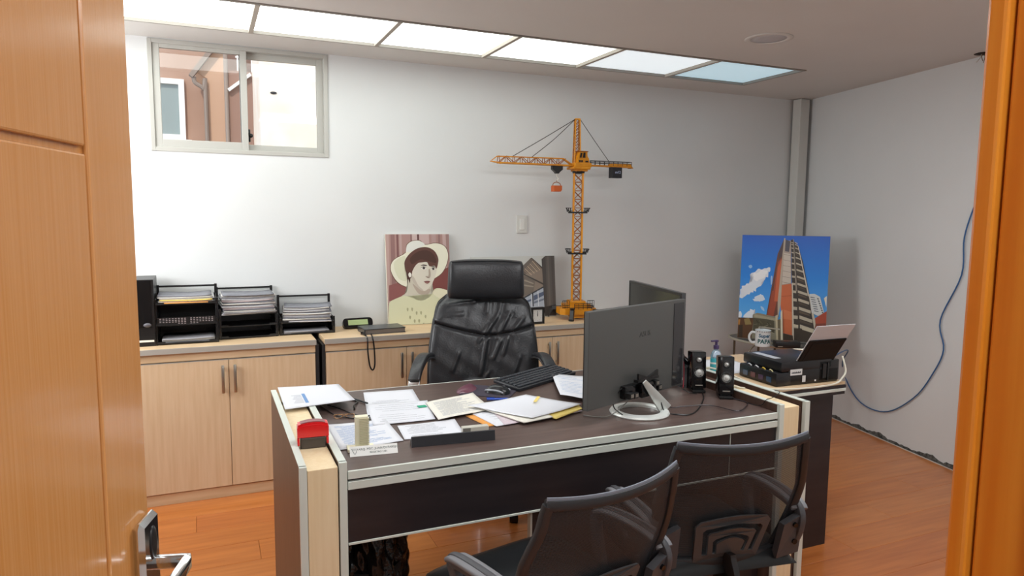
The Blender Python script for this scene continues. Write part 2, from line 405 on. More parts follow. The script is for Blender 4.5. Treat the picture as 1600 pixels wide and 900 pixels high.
MB().box(0.225, WX1 - 0.05, YB + 0.054, YB + 0.058, WZ0 + 0.05, WZ1 - 0.05).build('pane', glass, s2)
b = MB(); b.box(0.233, 0.244, YB + 0.030, YB + 0.046, 1.875, 1.945, bev=0.003); b.sphere((0.246, YB + 0.030, 1.91), 0.012); b.build('latch', black_pl, s2, smooth=True)
# pipe boxing in the corner
b = MB(); b.box(-0.045, 0.045, -0.04, 0.04, 0, 1.16, bev=0.004); b.box(-0.040, 0.050, -0.045, 0.035, 1.16, 2.385, bev=0.004)

pc = b.build('trim_4', mat('pipe_paint', '#c9c9c4', 0.5), loc=(4.235, 4.15, 0)); pc['kind'] = 'structure'; 

# door leaf, open into the room: local X from free edge towards the hinge, local +Y = visible face
dz = R(-105.5)
dr = MB(); dr.box(0, 0.78, -0.040, -0.006, 0.01, 2.12, bev=0.001)
door = dr.build('door_1', door_m, loc=(-0.083, 1.0, 0), rz=dz); door['kind'] = 'structure'
MB().box(0, 0.118, -0.0065, 0, 0.01, 2.12, bev=0.0025).build('door_panel', door_m, door)
MB().box(0.125, 0.78, -0.0065, 0, 1.549, 2.12, bev=0.0025).build('door_panel', door_m, door)
MB().box(0.125, 0.78, -0.0065, 0, 0.01, 1.541, bev=0.0025).build('door_panel', door_m, door)
b = MB(); b.box(0.001, 0.058, 0, 0.014, 0.86, 1.092, bev=0.006, seg=1)
hp = b.build('handle_plate', chrome, door, smooth=True)
b = MB(); b.lathe([(0.0105, 0), (0.0105, 0.002), (0.008, 0.003), (0.006, 0.003)]); 
o = b.build('keyhole', black_pl, hp, loc=(0.026, 0.013, 1.055)); o.rotation_euler = (R(-90), 0, 0); o.scale = (1, 2.2, 1)
b = MB(); pr = rrect(0.012, 0.017, 0.003, 2)
b.sweep([(0.026, 0.010, 1.029), (0.026, 0.048, 1.029), (0.0262, 0.0545, 1.029), (0.033, 0.056, 1.029), (0.06, 0.056, 1.029), (0.10, 0.055, 1.029), (0.145, 0.053, 1.029)], [(a, c) for a, c in pr])
b.build('door_handle', chrome, door, smooth=True)
b = MB()
for z in (0.3, 1.1, 1.9): b.cyl((0.785, 0.004, z - 0.045), (0.785, 0.004, z + 0.045), 0.007)
b.build('hinge', satin, door, smooth=True)

# ================================================================ OUTSIDE seen through the window
terra = mat('terracotta_render', '#b0917e', 0.9, var='#a68571', nscale=2); cream = mat('cream_render', '#f2e6d6', 0.9, var='#ecd8c0', nscale=3); ochre = mat('ochre_render', '#c9a488', 0.9)
gutter = mat('gutter_metal', '#8a7a6e', 0.6); trimw = mat('white_frame', '#eceae4', 0.6)
bA = thing('house', 'terracotta rendered house with white framed window beyond the office window', 'building', (-0.6, 9.0, 0))
MB().box(-3.0, 0.95, 0, 3.0, 0, 3.62).build('wall', terra, bA)
MB().box(-3.2, 0.98, -0.18, 0.05, 3.60, 3.72, bev=0.01).build('gutter', mat('gutter_pink', '#c9a596', 0.6), bA)
w = MB(); fr_box(w, -0.50, 0.42, 2.30, 2.98, 0.06, -0.06, 0.0); w.box(-0.02, 0.02, -0.06, 0, 2.3, 2.98); wf = w.build('window', trimw, bA)
MB().box(-0.45, 0.37, -0.015, -0.005, 2.35, 2.93).build('pane', mat('far_glass', '#8f9a96', 0.2), wf)
MB().box(-0.56, 0.48, -0.12, 0, 2.24, 2.30).build('window_sill', trimw, bA)
bB = thing('house', 'narrow ochre house with sloping eaves and downpipe, seen through left pane', 'building', (0.19, 8.3, 0))
b = MB(); b.prism([(-0.13, 0), (0.04, 0), (0.04, 3.28), (-0.02, 3.28), (-0.24, 2.96), (-0.13, 2.9)], 0, 0.6, T=Matrix.Translation((0, 0.6, 0)) @ Matrix.Rotation(R(90), 4, 'X')); b.build('wall', ochre, bB)
b = MB(); b.bar((-0.29, -0.04, 2.90), (-0.03, -0.04, 3.26), 0.10, 0.045); b.bar((-0.04, -0.04, 3.25), (0.045, -0.04, 3.24), 0.10, 0.045); b.build('eaves', gutter, bB)
MB().tube([(-0.26, -0.05, 2.9), (-0.25, -0.05, 2.84), (-0.17, -0.05, 2.78), (-0.15, -0.05, 2.66), (-0.15, -0.05, 0)], 0.022).build('downpipe', gutter, bB, smooth=True)
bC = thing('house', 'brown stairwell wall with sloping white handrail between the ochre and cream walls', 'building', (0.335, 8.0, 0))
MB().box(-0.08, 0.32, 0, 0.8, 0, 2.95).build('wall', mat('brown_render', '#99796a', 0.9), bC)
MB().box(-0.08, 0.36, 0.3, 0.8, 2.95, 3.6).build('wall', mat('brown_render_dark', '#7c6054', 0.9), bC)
b = MB(); b.bar((-0.08, -0.03, 2.74), (0.14, -0.03, 2.92), 0.05, 0.03); b.build('coping', trimw, bC)
b = MB()
for k in range(5): b.cyl((0.02 + k * 0.07, 0.05, 2.95), (0.02 + k * 0.07, 0.05, 3.25), 0.008, n=6)
b.cyl((0, 0.05, 3.25), (0.32, 0.05, 3.25), 0.01, n=6); b.cyl((0, 0.05, 3.10), (0.32, 0.05, 3.10), 0.01, n=6); b.build('railing', trimw, bC)
MB().tube([(-0.10, -0.03, 3.2), (-0.10, -0.03, 0)], 0.02, sub=1).build('downpipe', gutter, bC)
bD = thing('house', 'bright cream rendered wall with worn patches behind the right pane', 'building', (1.5, 6.6, 0))
MB().box(-1.036, 1.8, 0, 0.9, 0, 4.2).build('wall', cream, bD)
b = MB(); b.sphere((-0.92, -0.005, 2.53), 0.022, (1.3, 0.25, 0.5)); b.build('vent_hole', black_mt, bD)
gy = MB().box(-8, 12, 4.36, 30, -0.4, -0.3); S(gy, 'trim_6', mat('yard', '#8c8378', 0.9))

# ================================================================ ceiling fittings, switch
cs = thing('ceiling_speaker', 'round white ceiling speaker flush in the ceiling right of the luminous panels', 'speaker', (2.665, 2.845, ZC))
b = MB(); b.lathe([(0.118, 0), (0.118, -0.003), (0.112, -0.006), (0.092, -0.006), (0.088, -0.003), (0.088, 0)], n=48); b.build('rim', ceil_m, cs)
b = MB(); b.lathe([(0.088, -0.001), (0.088, -0.003), (0.05, -0.0045), (0.001, -0.005)], n=48); b.build('grille', mat('grille', '#b9b8bb', 0.7), cs)
hl = thing('ceiling_hole', 'small dark hole in the ceiling near the right jamb with loose wires', 'hole', (3.955, 2.585, ZC))
b = MB(); b.lathe([(0.042, 0.0), (0.045, -0.002), (0.001, -0.0025)], n=20); b.build('opening', mat('hole_dark', '#2b2018', 0.9), hl)
for k in range(4):
    b = MB(); a = k * 1.6; b.tube([(0.01 * math.cos(a), 0.01 * math.sin(a), 0), (0.015 * math.cos(a), 0.015 * math.sin(a), -0.02), (0.03 * math.cos(a + .5), 0.03 * math.sin(a + .5), -0.045)], 0.002, n=5)
    b.build('wire', mat('wire_%d' % (k % 2), ('#6b4a2c', '#b9b2a4')[k % 2], 0.6), hl)
sw = thing('light_switch', 'white wall switch plate between the crane and the leather chair', 'light switch', (1.909, YB, 1.42))
MB().box(-0.038, 0.038, -0.007, 0, -0.058, 0.058, bev=0.002).build('plate', mat('switch_plate', '#d5d5d0', 0.4), sw)
MB().box(-0.017, 0.017, -0.011, -0.006, -0.036, 0.036, bev=0.0015).build('rocker', mat('switch_rocker', '#dededa', 0.35), sw)
# blue cable hanging along the right wall
def wallp(pts, off=0.012):
    return [Vector((x, y, z)) - nrm * off for x, y, z in pts]
b = MB(); b.tube(wallp([(3.99, 2.51, 1.75), (4.006, 2.579, 1.598), (4.019, 2.644, 1.379), (4.02, 2.645, 1.157), (4.045, 2.769, 0.875), (4.037, 2.73, 0.70), (4.050, 2.80, 0.53), (4.075, 2.92, 0.36), (4.119, 3.132, 0.205), (4.165, 3.35, 0.185), (4.195, 3.50, 0.27), (4.22, 3.60, 0.42)]) + [Vector((3.9, 3.3, 0.60)), Vector((3.1, 2.7, 0.74)), Vector((2.66, 2.40, 0.768))], 0.0042, n=6)
tag(b.build('network_cable', bluecord, smooth=True), 'thin blue cable drooping along the right wall to the printer', 'cable')

# ================================================================ CABINETS
def cabinet(x0, x1, doors, label, zt=0.805, yf=3.80, side=None):
    t = thing('cabinet', label, 'cabinet', ((x0 + x1) / 2, yf, 0), group='low beech cabinets along the back wall')
    cx = (x0 + x1) / 2; L = lambda x: x - cx; dep = YB - yf - 0.006
    b = MB(); b.box(L(x0), L(x1), 0.02, dep, 0.055, zt - 0.028, bev=0.001); b.build('carcass', beech, t)
    MB().box(L(x0), L(x1), 0.012, 0.03, 0, 0.056, bev=0.001).build('plinth', beech_h, t)
    b = MB(); b.box(L(x0) - 0.004, L(x1) + 0.004, -0.008, dep, zt - 0.026, zt, bev=0.001); b.mi = 1; b.box(L(x0) - 0.004, L(x1) + 0.004, -0.0125, -0.007, zt - 0.027, zt + 0.0008, bev=0.001)
    b.build('worktop', [beech_h, alu_top], t)
    MB().box(L(x0), L(x1), 0.004, 0.022, 0.736, zt - 0.029, bev=0.001).build('fascia', beech_h, t)
    for (a, c, hx) in doors:
        d_ = MB().box(L(a) + 0.0015, L(c) - 0.0015, 0, 0.018, 0.063, 0.729, bev=0.0012).build('door', beech, t)
        b = MB(); z0 = 0.56; b.box(L(hx) - 0.007, L(hx) + 0.007, -0.024, -0.014, z0, z0 + 0.145, bev=0.002)
        b.box(L(hx) - 0.005, L(hx) + 0.005, -0.016, 0, z0 + 0.012, z0 + 0.024); b.box(L(hx) - 0.005, L(hx) + 0.005, -0.016, 0, z0 + 0.121, z0 + 0.133)
        b.build('handle', satin, d_, smooth=True)
        b = MB(); b.box(L(a) + 0.001, L(c) - 0.001, -0.0004, 0.017, 0.729, 0.7315); b.build('edge_band', alu_top, t)
    if side:
        b = MB(); b.box(L(side[0]), L(side[1]), 0.0, dep, 0.0, zt - 0.03, bev=0.001); b.build('side_panel', black_mt, t)
    return t
cabinet(-0.80, 0.515, [(-0.795, -0.36, -0.42), (-0.36, 0.081, 0.052), (0.081, 0.515, 0.110)], 'low beech cabinet under the black letter trays, nearest the open door', side=(0.517, 0.534))
cabinet(0.566, 2.60, [(0.568, 1.016, 0.985), (1.016, 1.46, 1.045), (1.46, 1.942, 1.915), (1.942, 2.40, 1.972)], 'long beech cabinet under the crane and the hat portrait', side=(0.549, 0.565))

# ================================================================ DESK
desk = thing('desk', 'large dark wenge executive desk with grey edging and pale beech end blocks', 'desk', (1.15, 2.39, 0))
DX, DY = 1.15, 2.39
def D(b, *a, **k):
    x0, x1, y0, y1, z0, z1 = a; return b.box(x0 - DX, x1 - DX, y0 - DY, y1 - DY, z0, z1, **k)
D(MB(), 0.345, 1.945, 1.946, 2.842, 0.729, 0.750, bev=0.0008).build('desktop', wenge_top, desk)
b = MB(); D(b, 0.345, 1.945, 1.937, 1.946, 0.727, 0.7505, bev=0.001); b.build('desktop_edging', alu_edge, desk)
D(MB(), 0.345, 1.945, 2.842, 2.848, 0.728, 0.7505, bev=0.001).build('desktop_edging', alu_edge, desk)
D(MB(), 0.345, 1.945, 1.950, 2.80, 0.698, 0.727).build('apron', dark_lam, desk)
b = MB(); D(b, 0.345, 1.945, 1.937, 1.950, 0.696, 0.7195, bev=0.001); b.build('apron_edging', alu_edge, desk)
D(MB(), 0.345, 1.725, 1.944, 1.962, 0.536, 0.696).build('modesty_panel', dark_lam, desk)
D(MB(), 1.728, 1.945, 1.944, 1.962, 0.536, 0.696).build('modesty_panel', dark_lam, desk)
b = MB(); D(b, 0.345, 1.945, 1.941, 1.963, 0.529, 0.536, bev=0.001); D(b, 1.7255, 1.7275, 1.942, 1.96, 0.536, 0.696); b.build('modesty_edging', alu_edge, desk)
def end_panel(x0, x1, label):
    p = D(MB(), x0, x1, 1.946, 2.852, 0.0, 0.779, bev=0.001).build('end_panel', wenge_v, desk); p['label'] = label
    b = MB(); D(b, x0 - 0.0006, x1 + 0.0006, 1.930, 1.947, 0.0, 0.7815, bev=0.001); D(b, x0 - 0.0006, x1 + 0.0006, 1.94, 2.856, 0.778, 0.7815, bev=0.0008)
    b.build('edge_band', alu_edge, p)
end_panel(0.212, 0.231, 'outer left end panel'); end_panel(0.320, 0.341, 'inner left end panel')
end_panel(1.948, 1.968, 'inner right end panel'); end_panel(2.075, 2.097, 'outer right end panel')
D(MB(), 0.233, 0.316, 1.932, 2.66, 0.0, 0.770, bev=0.0015).build('beech_block', beech_l, desk)
D(MB(), 0.233, 0.316, 2.70, 2.85, 0.0, 0.770, bev=0.0015).build('beech_block', beech_l, desk)
D(MB(), 1.969, 2.046, 1.934, 2.30, 0.0, 0.768, bev=0.0015).build('beech_block', beech_l, desk)
D(MB(), 1.969, 2.05, 2.30, 2.85, 0.0, 0.752, bev=0.001).build('dark_block', dark_lam, desk)
D(MB(), 2.0475, 2.073, 1.95, 2.85, 0.0, 0.755).build('dark_block', wenge_v, desk)
# lower panel closing the right half
pd_ = D(MB(), 0.955, 1.94, 2.000, 2.018, 0.03, 0.695, bev=0.001).build('lower_panel', dark_lam, desk)
D(MB(), 0.949, 0.956, 1.998, 2.020, 0.03, 0.695).build('edge_band', alu_edge, pd_)

# return table carrying the printer
rt_ = thing('side_table', 'dark return table with beech top carrying the printer, right of the desk', 'side table', (2.34, 2.5, 0))
RX, RY = 2.34, 2.5
def Q(b, *a, **k):
    x0, x1, y0, y1, z0, z1 = a; return b.box(x0 - RX, x1 - RX, y0 - RY, y1 - RY, z0, z1, **k)
Q(MB(), 2.10, 2.590, 2.196, 2.86, 0.742, 0.755, bev=0.001).build('table_top', beech_h, rt_)
Q(MB(), 2.102, 2.592, 2.192, 2.84, 0.728, 0.7415).build('top_edge', dark_lam, rt_)
Q(MB(), 2.102, 2.590, 2.190, 2.84, 0.714, 0.7275, bev=0.001).build('edge_band', alu_edge, rt_)
Q(MB(), 2.102, 2.588, 2.194, 2.84, 0.700, 0.7135).build('sub_top', dark_lam, rt_)
Q(MB(), 2.12, 2.540, 2.212, 2.80, 0.0, 0.700, bev=0.001).build('cabinet_body', wenge_v if False else dark_lam, rt_)

# ================================================================ SMALL THINGS ON THE DESK
DZ = 0.7505
def paper(label, pts, z, cat='paper', name='paper_sheet', m_=None, curl=0.0, lines=14, inkm=None, wave=0.0, thick=0.0006, block=None, margin=0.12, ph=0.0, lift=None, name_t='printed_text', group=None):
    """pts: rear-left, rear-right, front-right, front-left (world x,y)"""
    P = [Vector((p[0], p[1], 0)) for p in pts]; c = sum(P, Vector()) / 4
    def surf(u, v, dz=0.0):       # u 0..1 left-right, v 0..1 front-rear
        q = P[3].lerp(P[2], u).lerp(P[0].lerp(P[1], u), v) - c
        h = curl * ((2 * u - 1) ** 2 * (0.5 + 0.5 * v)) + wave * (math.sin(u * 5 + ph) + math.sin(v * 4 + 1 + ph)) + wave * 2
        if lift: h += lift(u, v)
        return Vector((q.x, q.y, h + dz))
    t = thing(name, label, cat, (c.x, c.y, z), group=group)
    MB().grid(lambda u, v: surf(u, v, thick), 12, 12, lambda u, v: surf(u, v, 0)).build('sheet', m_ or paper_m, t)
    if lines:
        b = MB(); rnd = random.Random(hash(label) % 1000 if False else len(label) * 7 + lines)
        w = (P[1] - P[0]).length; hgt = (P[0] - P[3]).length
        for i in range(lines):
            v = 1 - margin - (1 - 2 * margin) * i / max(1, lines - 1)
            if block and not (block[0] < v < block[1]): continue
            u0 = margin + (rnd.random() * 0.1 if rnd.random() < 0.3 else 0); u1 = 1 - margin - rnd.random() * 0.35
            if rnd.random() < 0.12: continue
            dv = 0.0016 / hgt
            k = 5
            for j in range(k):
                a, e = u0 + (u1 - u0) * j / k, u0 + (u1 - u0) * (j + 0.93) / k
                b.poly([surf(a, v - dv, thick + 0.0003), surf(e, v - dv, thick + 0.0003), surf(e, v + dv, thick + 0.0003), surf(a, v + dv, thick + 0.0003)])
        b.build(name_t, inkm or ink, t)
    return t
# A: big sheet over the left end blocks
pA = paper('white sheet with a blue printed block lying across the top left desk corner', [(0.240, 2.88), (0.475, 2.85), (0.490, 2.58), (0.235, 2.54)], 0.7835, lines=0, curl=0.0)
b = MB(); b.mi = 0
for i in range(7):
    y = -0.10 + i * 0.018; b.box(-0.085 + (i % 3) * 0.004, -0.05, y, y + 0.004, 0.0008, 0.0011)
b.mi = 1; b.box(-0.046, -0.034, -0.11, 0.03, 0.0008, 0.0011); b.build('printed_text', [ink, ink_b], pA)
paper('white form lying under the tall sheet beside the green tab, nearest the chair', [(0.566, 2.80), (0.768, 2.78), (0.722, 2.42), (0.505, 2.42)], DZ + 0.0005, lines=20, block=(0.05, 0.62))
pB = paper('white typed form with a green tab on its right edge', [(0.536, 2.61), (0.770, 2.575), (0.725, 2.325), (0.505, 2.335)], DZ + 0.0025, lines=9, curl=0.002)
MB().box(0.075, 0.108, 0.02, 0.05, 0.003, 0.0038).build('green_tab', mat('green_tab', '#1fa07a', 0.5), pB)
paper('white typed page behind the slotted cream stand, front left of the desk', [(0.352, 2.40), (0.560, 2.395), (0.560, 2.140), (0.354, 2.125)], DZ + 0.0008, lines=20, inkm=ink_b, curl=0.003)
paper('white typed page just behind the black penholder bar', [(0.580, 2.300), (0.790, 2.305), (0.765, 2.128), (0.566, 2.150)], DZ + 0.0008, lines=10, curl=0.002)
paper('wavy typed document between the green tab form and the mouse', [(0.752, 2.535), (0.975, 2.615), (0.955, 2.355), (0.725, 2.290)], DZ + 0.0045, m_=paper_w, lines=22, inkm=ink, wave=0.0018, ph=0.6)
# right-hand pile, bottom to top
paper('orange folder at the bottom of the paper pile in mid desk', [(0.840, 2.33), (1.10, 2.35), (1.15, 2.24), (0.868, 2.178)], DZ + 0.0008, name='folder', cat='folder', m_=paper_o, lines=0, thick=0.0015)
paper('white sheet with a framed photocopy lying on the orange folder', [(0.868, 2.35), (1.12, 2.36), (1.225, 2.225), (0.895, 2.165)], DZ + 0.003, lines=6, inkm=ink)
paper('lowest mauve edged booklet sticking out at the front of the pile', [(0.95, 2.35), (1.22, 2.38), (1.262, 2.215), (0.925, 2.165)], DZ + 0.0045, m_=mat('paper_mauve', '#cdbfc6', 0.8), lines=0, name='booklet', cat='booklet')
paper('yellow pad sheet sticking out of the pile next to the left monitor', [(1.05, 2.41), (1.29, 2.31), (1.272, 2.235), (1.12, 2.155)], DZ + 0.0060, m_=paper_y, lines=0, thick=0.003, name='notepad', cat='notepad')
bk = paper('cream stapled document with holes under the topmost white sheet', [(0.91, 2.39), (1.12, 2.42), (1.115, 2.17), (0.99, 2.145)], DZ + 0.0092, m_=paper_w, lines=0, thick=0.003, name='document', cat='document')
pF = paper('large white top sheet with a short yellow mark on the paper pile', [(0.875, 2.40), (1.145, 2.465), (1.285, 2.265), (1.03, 2.165)], DZ + 0.0125, lines=0, wave=0.0018, ph=2.0)
b = MB(); b.poly([(0.035, 0.02, 0.0098), (0.045, 0.012, 0.0098), (0.095, 0.08, 0.0098), (0.085, 0.088, 0.0098)]); b.build('yellow_mark', paper_y, pF)
paper('white typed sheet partly behind the left monitor', [(1.40, 2.74), (1.56, 2.66), (1.36, 2.30), (1.262, 2.395)], DZ + 0.012, lines=12, inkm=ink_b, wave=0.003, ph=1)

# red self-inking stamp on the left beech block
st = thing('rubber_stamp', 'bright red self-inking stamp standing on the left beech block', 'stamp', (0.276, 2.135, 0.7705), rz=R(-4))
def arch(b, x0, x1, y0, y1, z0, z1, bow, bev):
    n = 12; f_ = lambda u: z1 + bow * (1 - (2 * u - 1) ** 2)
    b.grid(lambda u, v: (x0 + (x1 - x0) * u, y0 + (y1 - y0) * v, f_(u)), n, 4, lambda u, v: (x0 + (x1 - x0) * u, y0 + (y1 - y0) * v, z0), smooth=False)
b = MB(); arch(b, -0.046, 0.046, -0.022, 0.022, 0.037, 0.068, 0.006, 0.002); b.box(-0.046, -0.039, -0.020, 0.020, 0.012, 0.034, bev=0.002); b.box(0.039, 0.046, -0.020, 0.020, 0.012, 0.034, bev=0.002)
b.build('housing', red, st, smooth=True)
b = MB(); arch(b, -0.044, 0.044, -0.018, 0.018, 0.066, 0.075, 0.006, 0); b.build('cap', red, st, smooth=True)
MB().box(-0.037, 0.037, -0.017, 0.017, 0.0, 0.034, bev=0.003).build('base', mat('stamp_base', '#4b443d', 0.4), st)
b = MB(); arch(b, -0.036, 0.036, -0.015, 0.015, 0.073, 0.0785, 0.005, 0); b.build('cap_insert', mat('stamp_insert', '#8c4a4e', 0.25), st, smooth=True)

# slotted cream stand with printed foot
sd = thing('name_stand', 'cream slotted upright with a white printed foot at the front left desk corner', 'name stand', (0.42, 2.10, DZ), rz=R(-6))
b = MB(); b.box(-0.021, 0.019, 0.004, 0.030, 0.010, 0.106, bev=0.002); b.build('upright', mat('cream_plastic', '#e9e4c8', 0.5), sd)
b = MB()
for k in range(16): b.box(-0.008, 0.0215, 0.0015, 0.006, 0.017 + k * 0.0054, 0.0195 + k * 0.0054, bev=0)
b.build('slot', mat('cream_ridge', '#cfc9a6', 0.6), sd)
b = MB(); b.box(-0.046, 0.036, -0.012, 0.036, 0, 0.010, bev=0.0015); b.build('base', mat('cream_plastic', '#e9e4c8', 0.5), sd)
T0 = Matrix.Translation((0.030, -0.050, 0.0)) @ Matrix.Rotation(R(52), 4, 'X')
ft = MB().box(-0.072, 0.072, 0.0, 0.032, -0.0010, 0.0, T=T0).build('printed_strip', white_pl, sd)
b = MB(); b.text('ARQ. MSC. JUAN DI PAREJO', 0.0098, T0 @ Matrix.Translation((0.014, 0.021, 0.0004)), 0.0002); b.text('REGISTRO 2181', 0.0078, T0 @ Matrix.Translation((0.014, 0.0095, 0.0004)), 0.0002)
for q in (((-0.066, 0.024), (-0.048, 0.024)), ((-0.066, 0.024), (-0.058, 0.007)), ((-0.048, 0.024), (-0.056, 0.007)), ((-0.062, 0.021), (-0.053, 0.021))):
    p0, p1 = [T0 @ Vector((a[0], a[1], 0.0003)) for a in q]; b.bar(p0, p1, 0.0012, 0.0004)
b.build('lettering', mat('ink_green_grey', '#56605c', 0.7), ft)
# black bar (pen rest) with clear holder behind
pb_ = thing('pen_rest', 'black triangular desk bar lying in front of the typed page', 'pen rest', (0.705, 2.070, DZ), rz=R(-6))
b = MB(); b.prism([(-0.016, 0), (0.018, 0), (0.018, 0.010), (-0.004, 0.032), (-0.012, 0.032)], -0.136, 0.136, T=Matrix.Rotation(R(90), 4, 'Z') @ Matrix.Rotation(R(90), 4, 'X'))
b.build('bar', mat('bar_grey', '#2b2c30', 0.35), pb_)
MB().box(-0.134, 0.134, -0.0125, -0.0115, 0.004, 0.026).build('front_strip', mat('bar_front', '#3b3d42', 0.3), pb_) if False else None
ch = thing('card_holder', 'grey and clear plastic card holder standing behind the black desk bar', 'card holder', (0.800, 2.125, DZ), rz=R(-5))
MB().box(-0.045, 0.045, -0.012, 0.012, 0, 0.028, bev=0.002).build('body', mat('holder_pale', '#c7c4b8', 0.3), ch)
MB().box(-0.044, -0.018, -0.0135, -0.0118, 0.003, 0.026).build('window_piece', mat('holder_grey', '#77756d', 0.3), ch)

# glasses case / cables at the left
gb = thing('sunglasses', 'tortoiseshell sunglasses folded beside the cream stand', 'sunglasses', (0.430, 2.47, DZ), rz=R(-10)); gb.scale = (0.62, 0.62, 0.62)
for s_ in (-1, 1):
    b = MB(); b.tube([(s_ * 0.006, 0, 0.018), (s_ * 0.03, 0.002, 0.022), (s_ * 0.055, 0, 0.018), (s_ * 0.05, -0.002, 0.003), (s_ * 0.02, -0.002, 0.003)], 0.003, closed=True)
    b.build('rim', mat('tortoise', '#5e3a22', 0.3, var='#c59a6a', nscale=60), gb, smooth=True)
    b = MB(); b.tube([(s_ * 0.057, 0, 0.016), (s_ * 0.05, 0.04, 0.012), (-s_ * 0.02, 0.055, 0.006)], 0.002); b.build('temple', mat('tortoise', '#5e3a22', 0.3), gb, smooth=True)
MB().cyl((-0.01, 0, 0.016), (0.01, 0, 0.016), 0.002).build('bridge', mat('tortoise', '#5e3a22', 0.3), gb)
def cable(label, pts, r, m_, name='cable'):
    c = Vector(pts[0]); b = MB(); b.tube([Vector(p) - c for p in pts], r, n=6, sub=8); return tag(b.build(name, m_, loc=c, smooth=True), label, 'cable')
cable('black cord curling from under the corner sheet to the sunglasses', [(0.374, 2.67, .753), (0.384, 2.60, .753), (0.410, 2.50, .753), (0.456, 2.45, .753), (0.50, 2.41, .753), (0.515, 2.44, .753)], 0.0022, black_pl)
cable('second black cord looping behind the sunglasses', [(0.40, 2.655, .753), (0.43, 2.60, .753), (0.47, 2.50, .753), (0.50, 2.455, .754), (0.52, 2.46, .753)], 0.002, black_pl)
cable('short black plug lead next to the tall white form', [(0.50, 2.70, .754), (0.515, 2.66, .754), (0.49, 2.60, .756), (0.485, 2.56, .754)], 0.003, black_pl)
cable('thick black lead between corner sheet and tall white form', [(0.49, 2.735, .755), (0.52, 2.68, .755), (0.545, 2.62, .755)], 0.0035, black_pl)

# mouse mat, mouse, pen, keyboard
mm_ = thing('mouse_mat', 'dark mouse mat with a maroon gel wrist rest', 'mouse mat', (1.05, 2.63, DZ), rz=R(-38))
MB().box(-0.10, 0.11, -0.085, 0.085, 0, 0.003, bev=0.001).build('mat', mat('mat_dark', '#3a3340', 0.8), mm_)
b = MB(); b.grid(lambda u, v: (-0.105 + 0.075 * (math.sin(v * PI) ** 0.5) * (u - 0.35), -0.075 + 0.15 * v, 0.003 + 0.017 * math.sin(u * PI) * math.sin(v * PI) ** 0.4), 10, 16, lambda u, v: (-0.105 + 0.075 * (math.sin(v * PI) ** 0.5) * (u - 0.35), -0.075 + 0.15 * v, 0.0))
b.build('wrist_rest', mat('maroon_gel', '#6d3f4e', 0.35, coat=0.3), mm_, smooth=True)
ms = thing('computer_mouse', 'black and grey computer mouse on the mat left of the keyboard', 'mouse', (1.075, 2.590, DZ + 0.003), rz=R(38))
def mouse_fn(u, v, k=1.0):
    a = (u * 2 - 1); bb = (v * 2 - 1); w = 0.030 * (1 - 0.10 * math.cos(bb * 3)) * math.sqrt(max(0, 1 - bb ** 4))
    return Vector((a * w, bb * 0.054, 0.033 * k * math.sqrt(max(0, 1 - abs(a) ** 2.6)) * (max(0, 1 - abs(bb) ** 2.4)) ** 0.55))
b = MB(); b.grid(mouse_fn, 14, 18, lambda u, v: Vector((mouse_fn(u, v).x, mouse_fn(u, v).y, 0))); b.build('shell', mat('mouse_black', '#1d1f22', 0.3), ms, smooth=True)
for s_ in (-1, 1):
    b = MB(); b.tube([(s_ * 0.0295, -0.042, 0.010), (s_ * 0.0325, -0.01, 0.016), (s_ * 0.0315, 0.025, 0.014), (s_ * 0.022, 0.046, 0.009)], 0.004); b.build('side_grip', mat('mouse_grey', '#9a9ea4', 0.3), ms, smooth=True)
MB().cyl((-0.003, -0.028, 0.029), (0.003, -0.028, 0.029), 0.006).build('scroll_wheel', grey_pl, ms, smooth=True)
pn = thing('pen', 'blue pen lying on the front edge of the mouse mat', 'pen', (1.035, 2.475, DZ + 0.008), rz=R(-20))
b = MB(); b.cyl((-0.05, 0, 0), (0.03, 0, 0), 0.005, n=12); b.cyl((0.03, 0, 0), (0.042, 0, 0), 0.005, 0.001, n=12); b.build('barrel', mat('pen_blue', '#2450b8', 0.3), pn, smooth=True)
MB().box(-0.052, -0.02, -0.0015, 0.0015, 0.004, 0.007).build('clip', mat('pen_blue', '#2450b8', 0.3), pn)
kb = thing('keyboard', 'black computer keyboard on raised feet between mouse and left monitor', 'keyboard', (1.318, 2.735, DZ + 0.004), rz=R(27.5)); kb.scale = (0.93, 0.93, 0.93)
kt = Matrix.Translation((0, 0, 0.004)) @ Matrix.Rotation(R(7), 4, 'X')
MB().box(-0.225, 0.225, -0.078, 0.078, 0, 0.016, bev=0.004, T=kt).build('body', mat('keyboard_black', '#24262a', 0.4), kb, smooth=True)
for sx in (-0.18, 0.18):
    MB().box(sx - 0.015, sx + 0.015, 0.055, 0.068, -0.004, 0.018).build('foot', grey_pl, kb)
    MB().box(sx - 0.015, sx + 0.015, -0.075, -0.060, -0.004, 0.003).build('foot', grey_pl, kb)
km = None; key_m = mat('key_black', '#2f3238', 0.45)
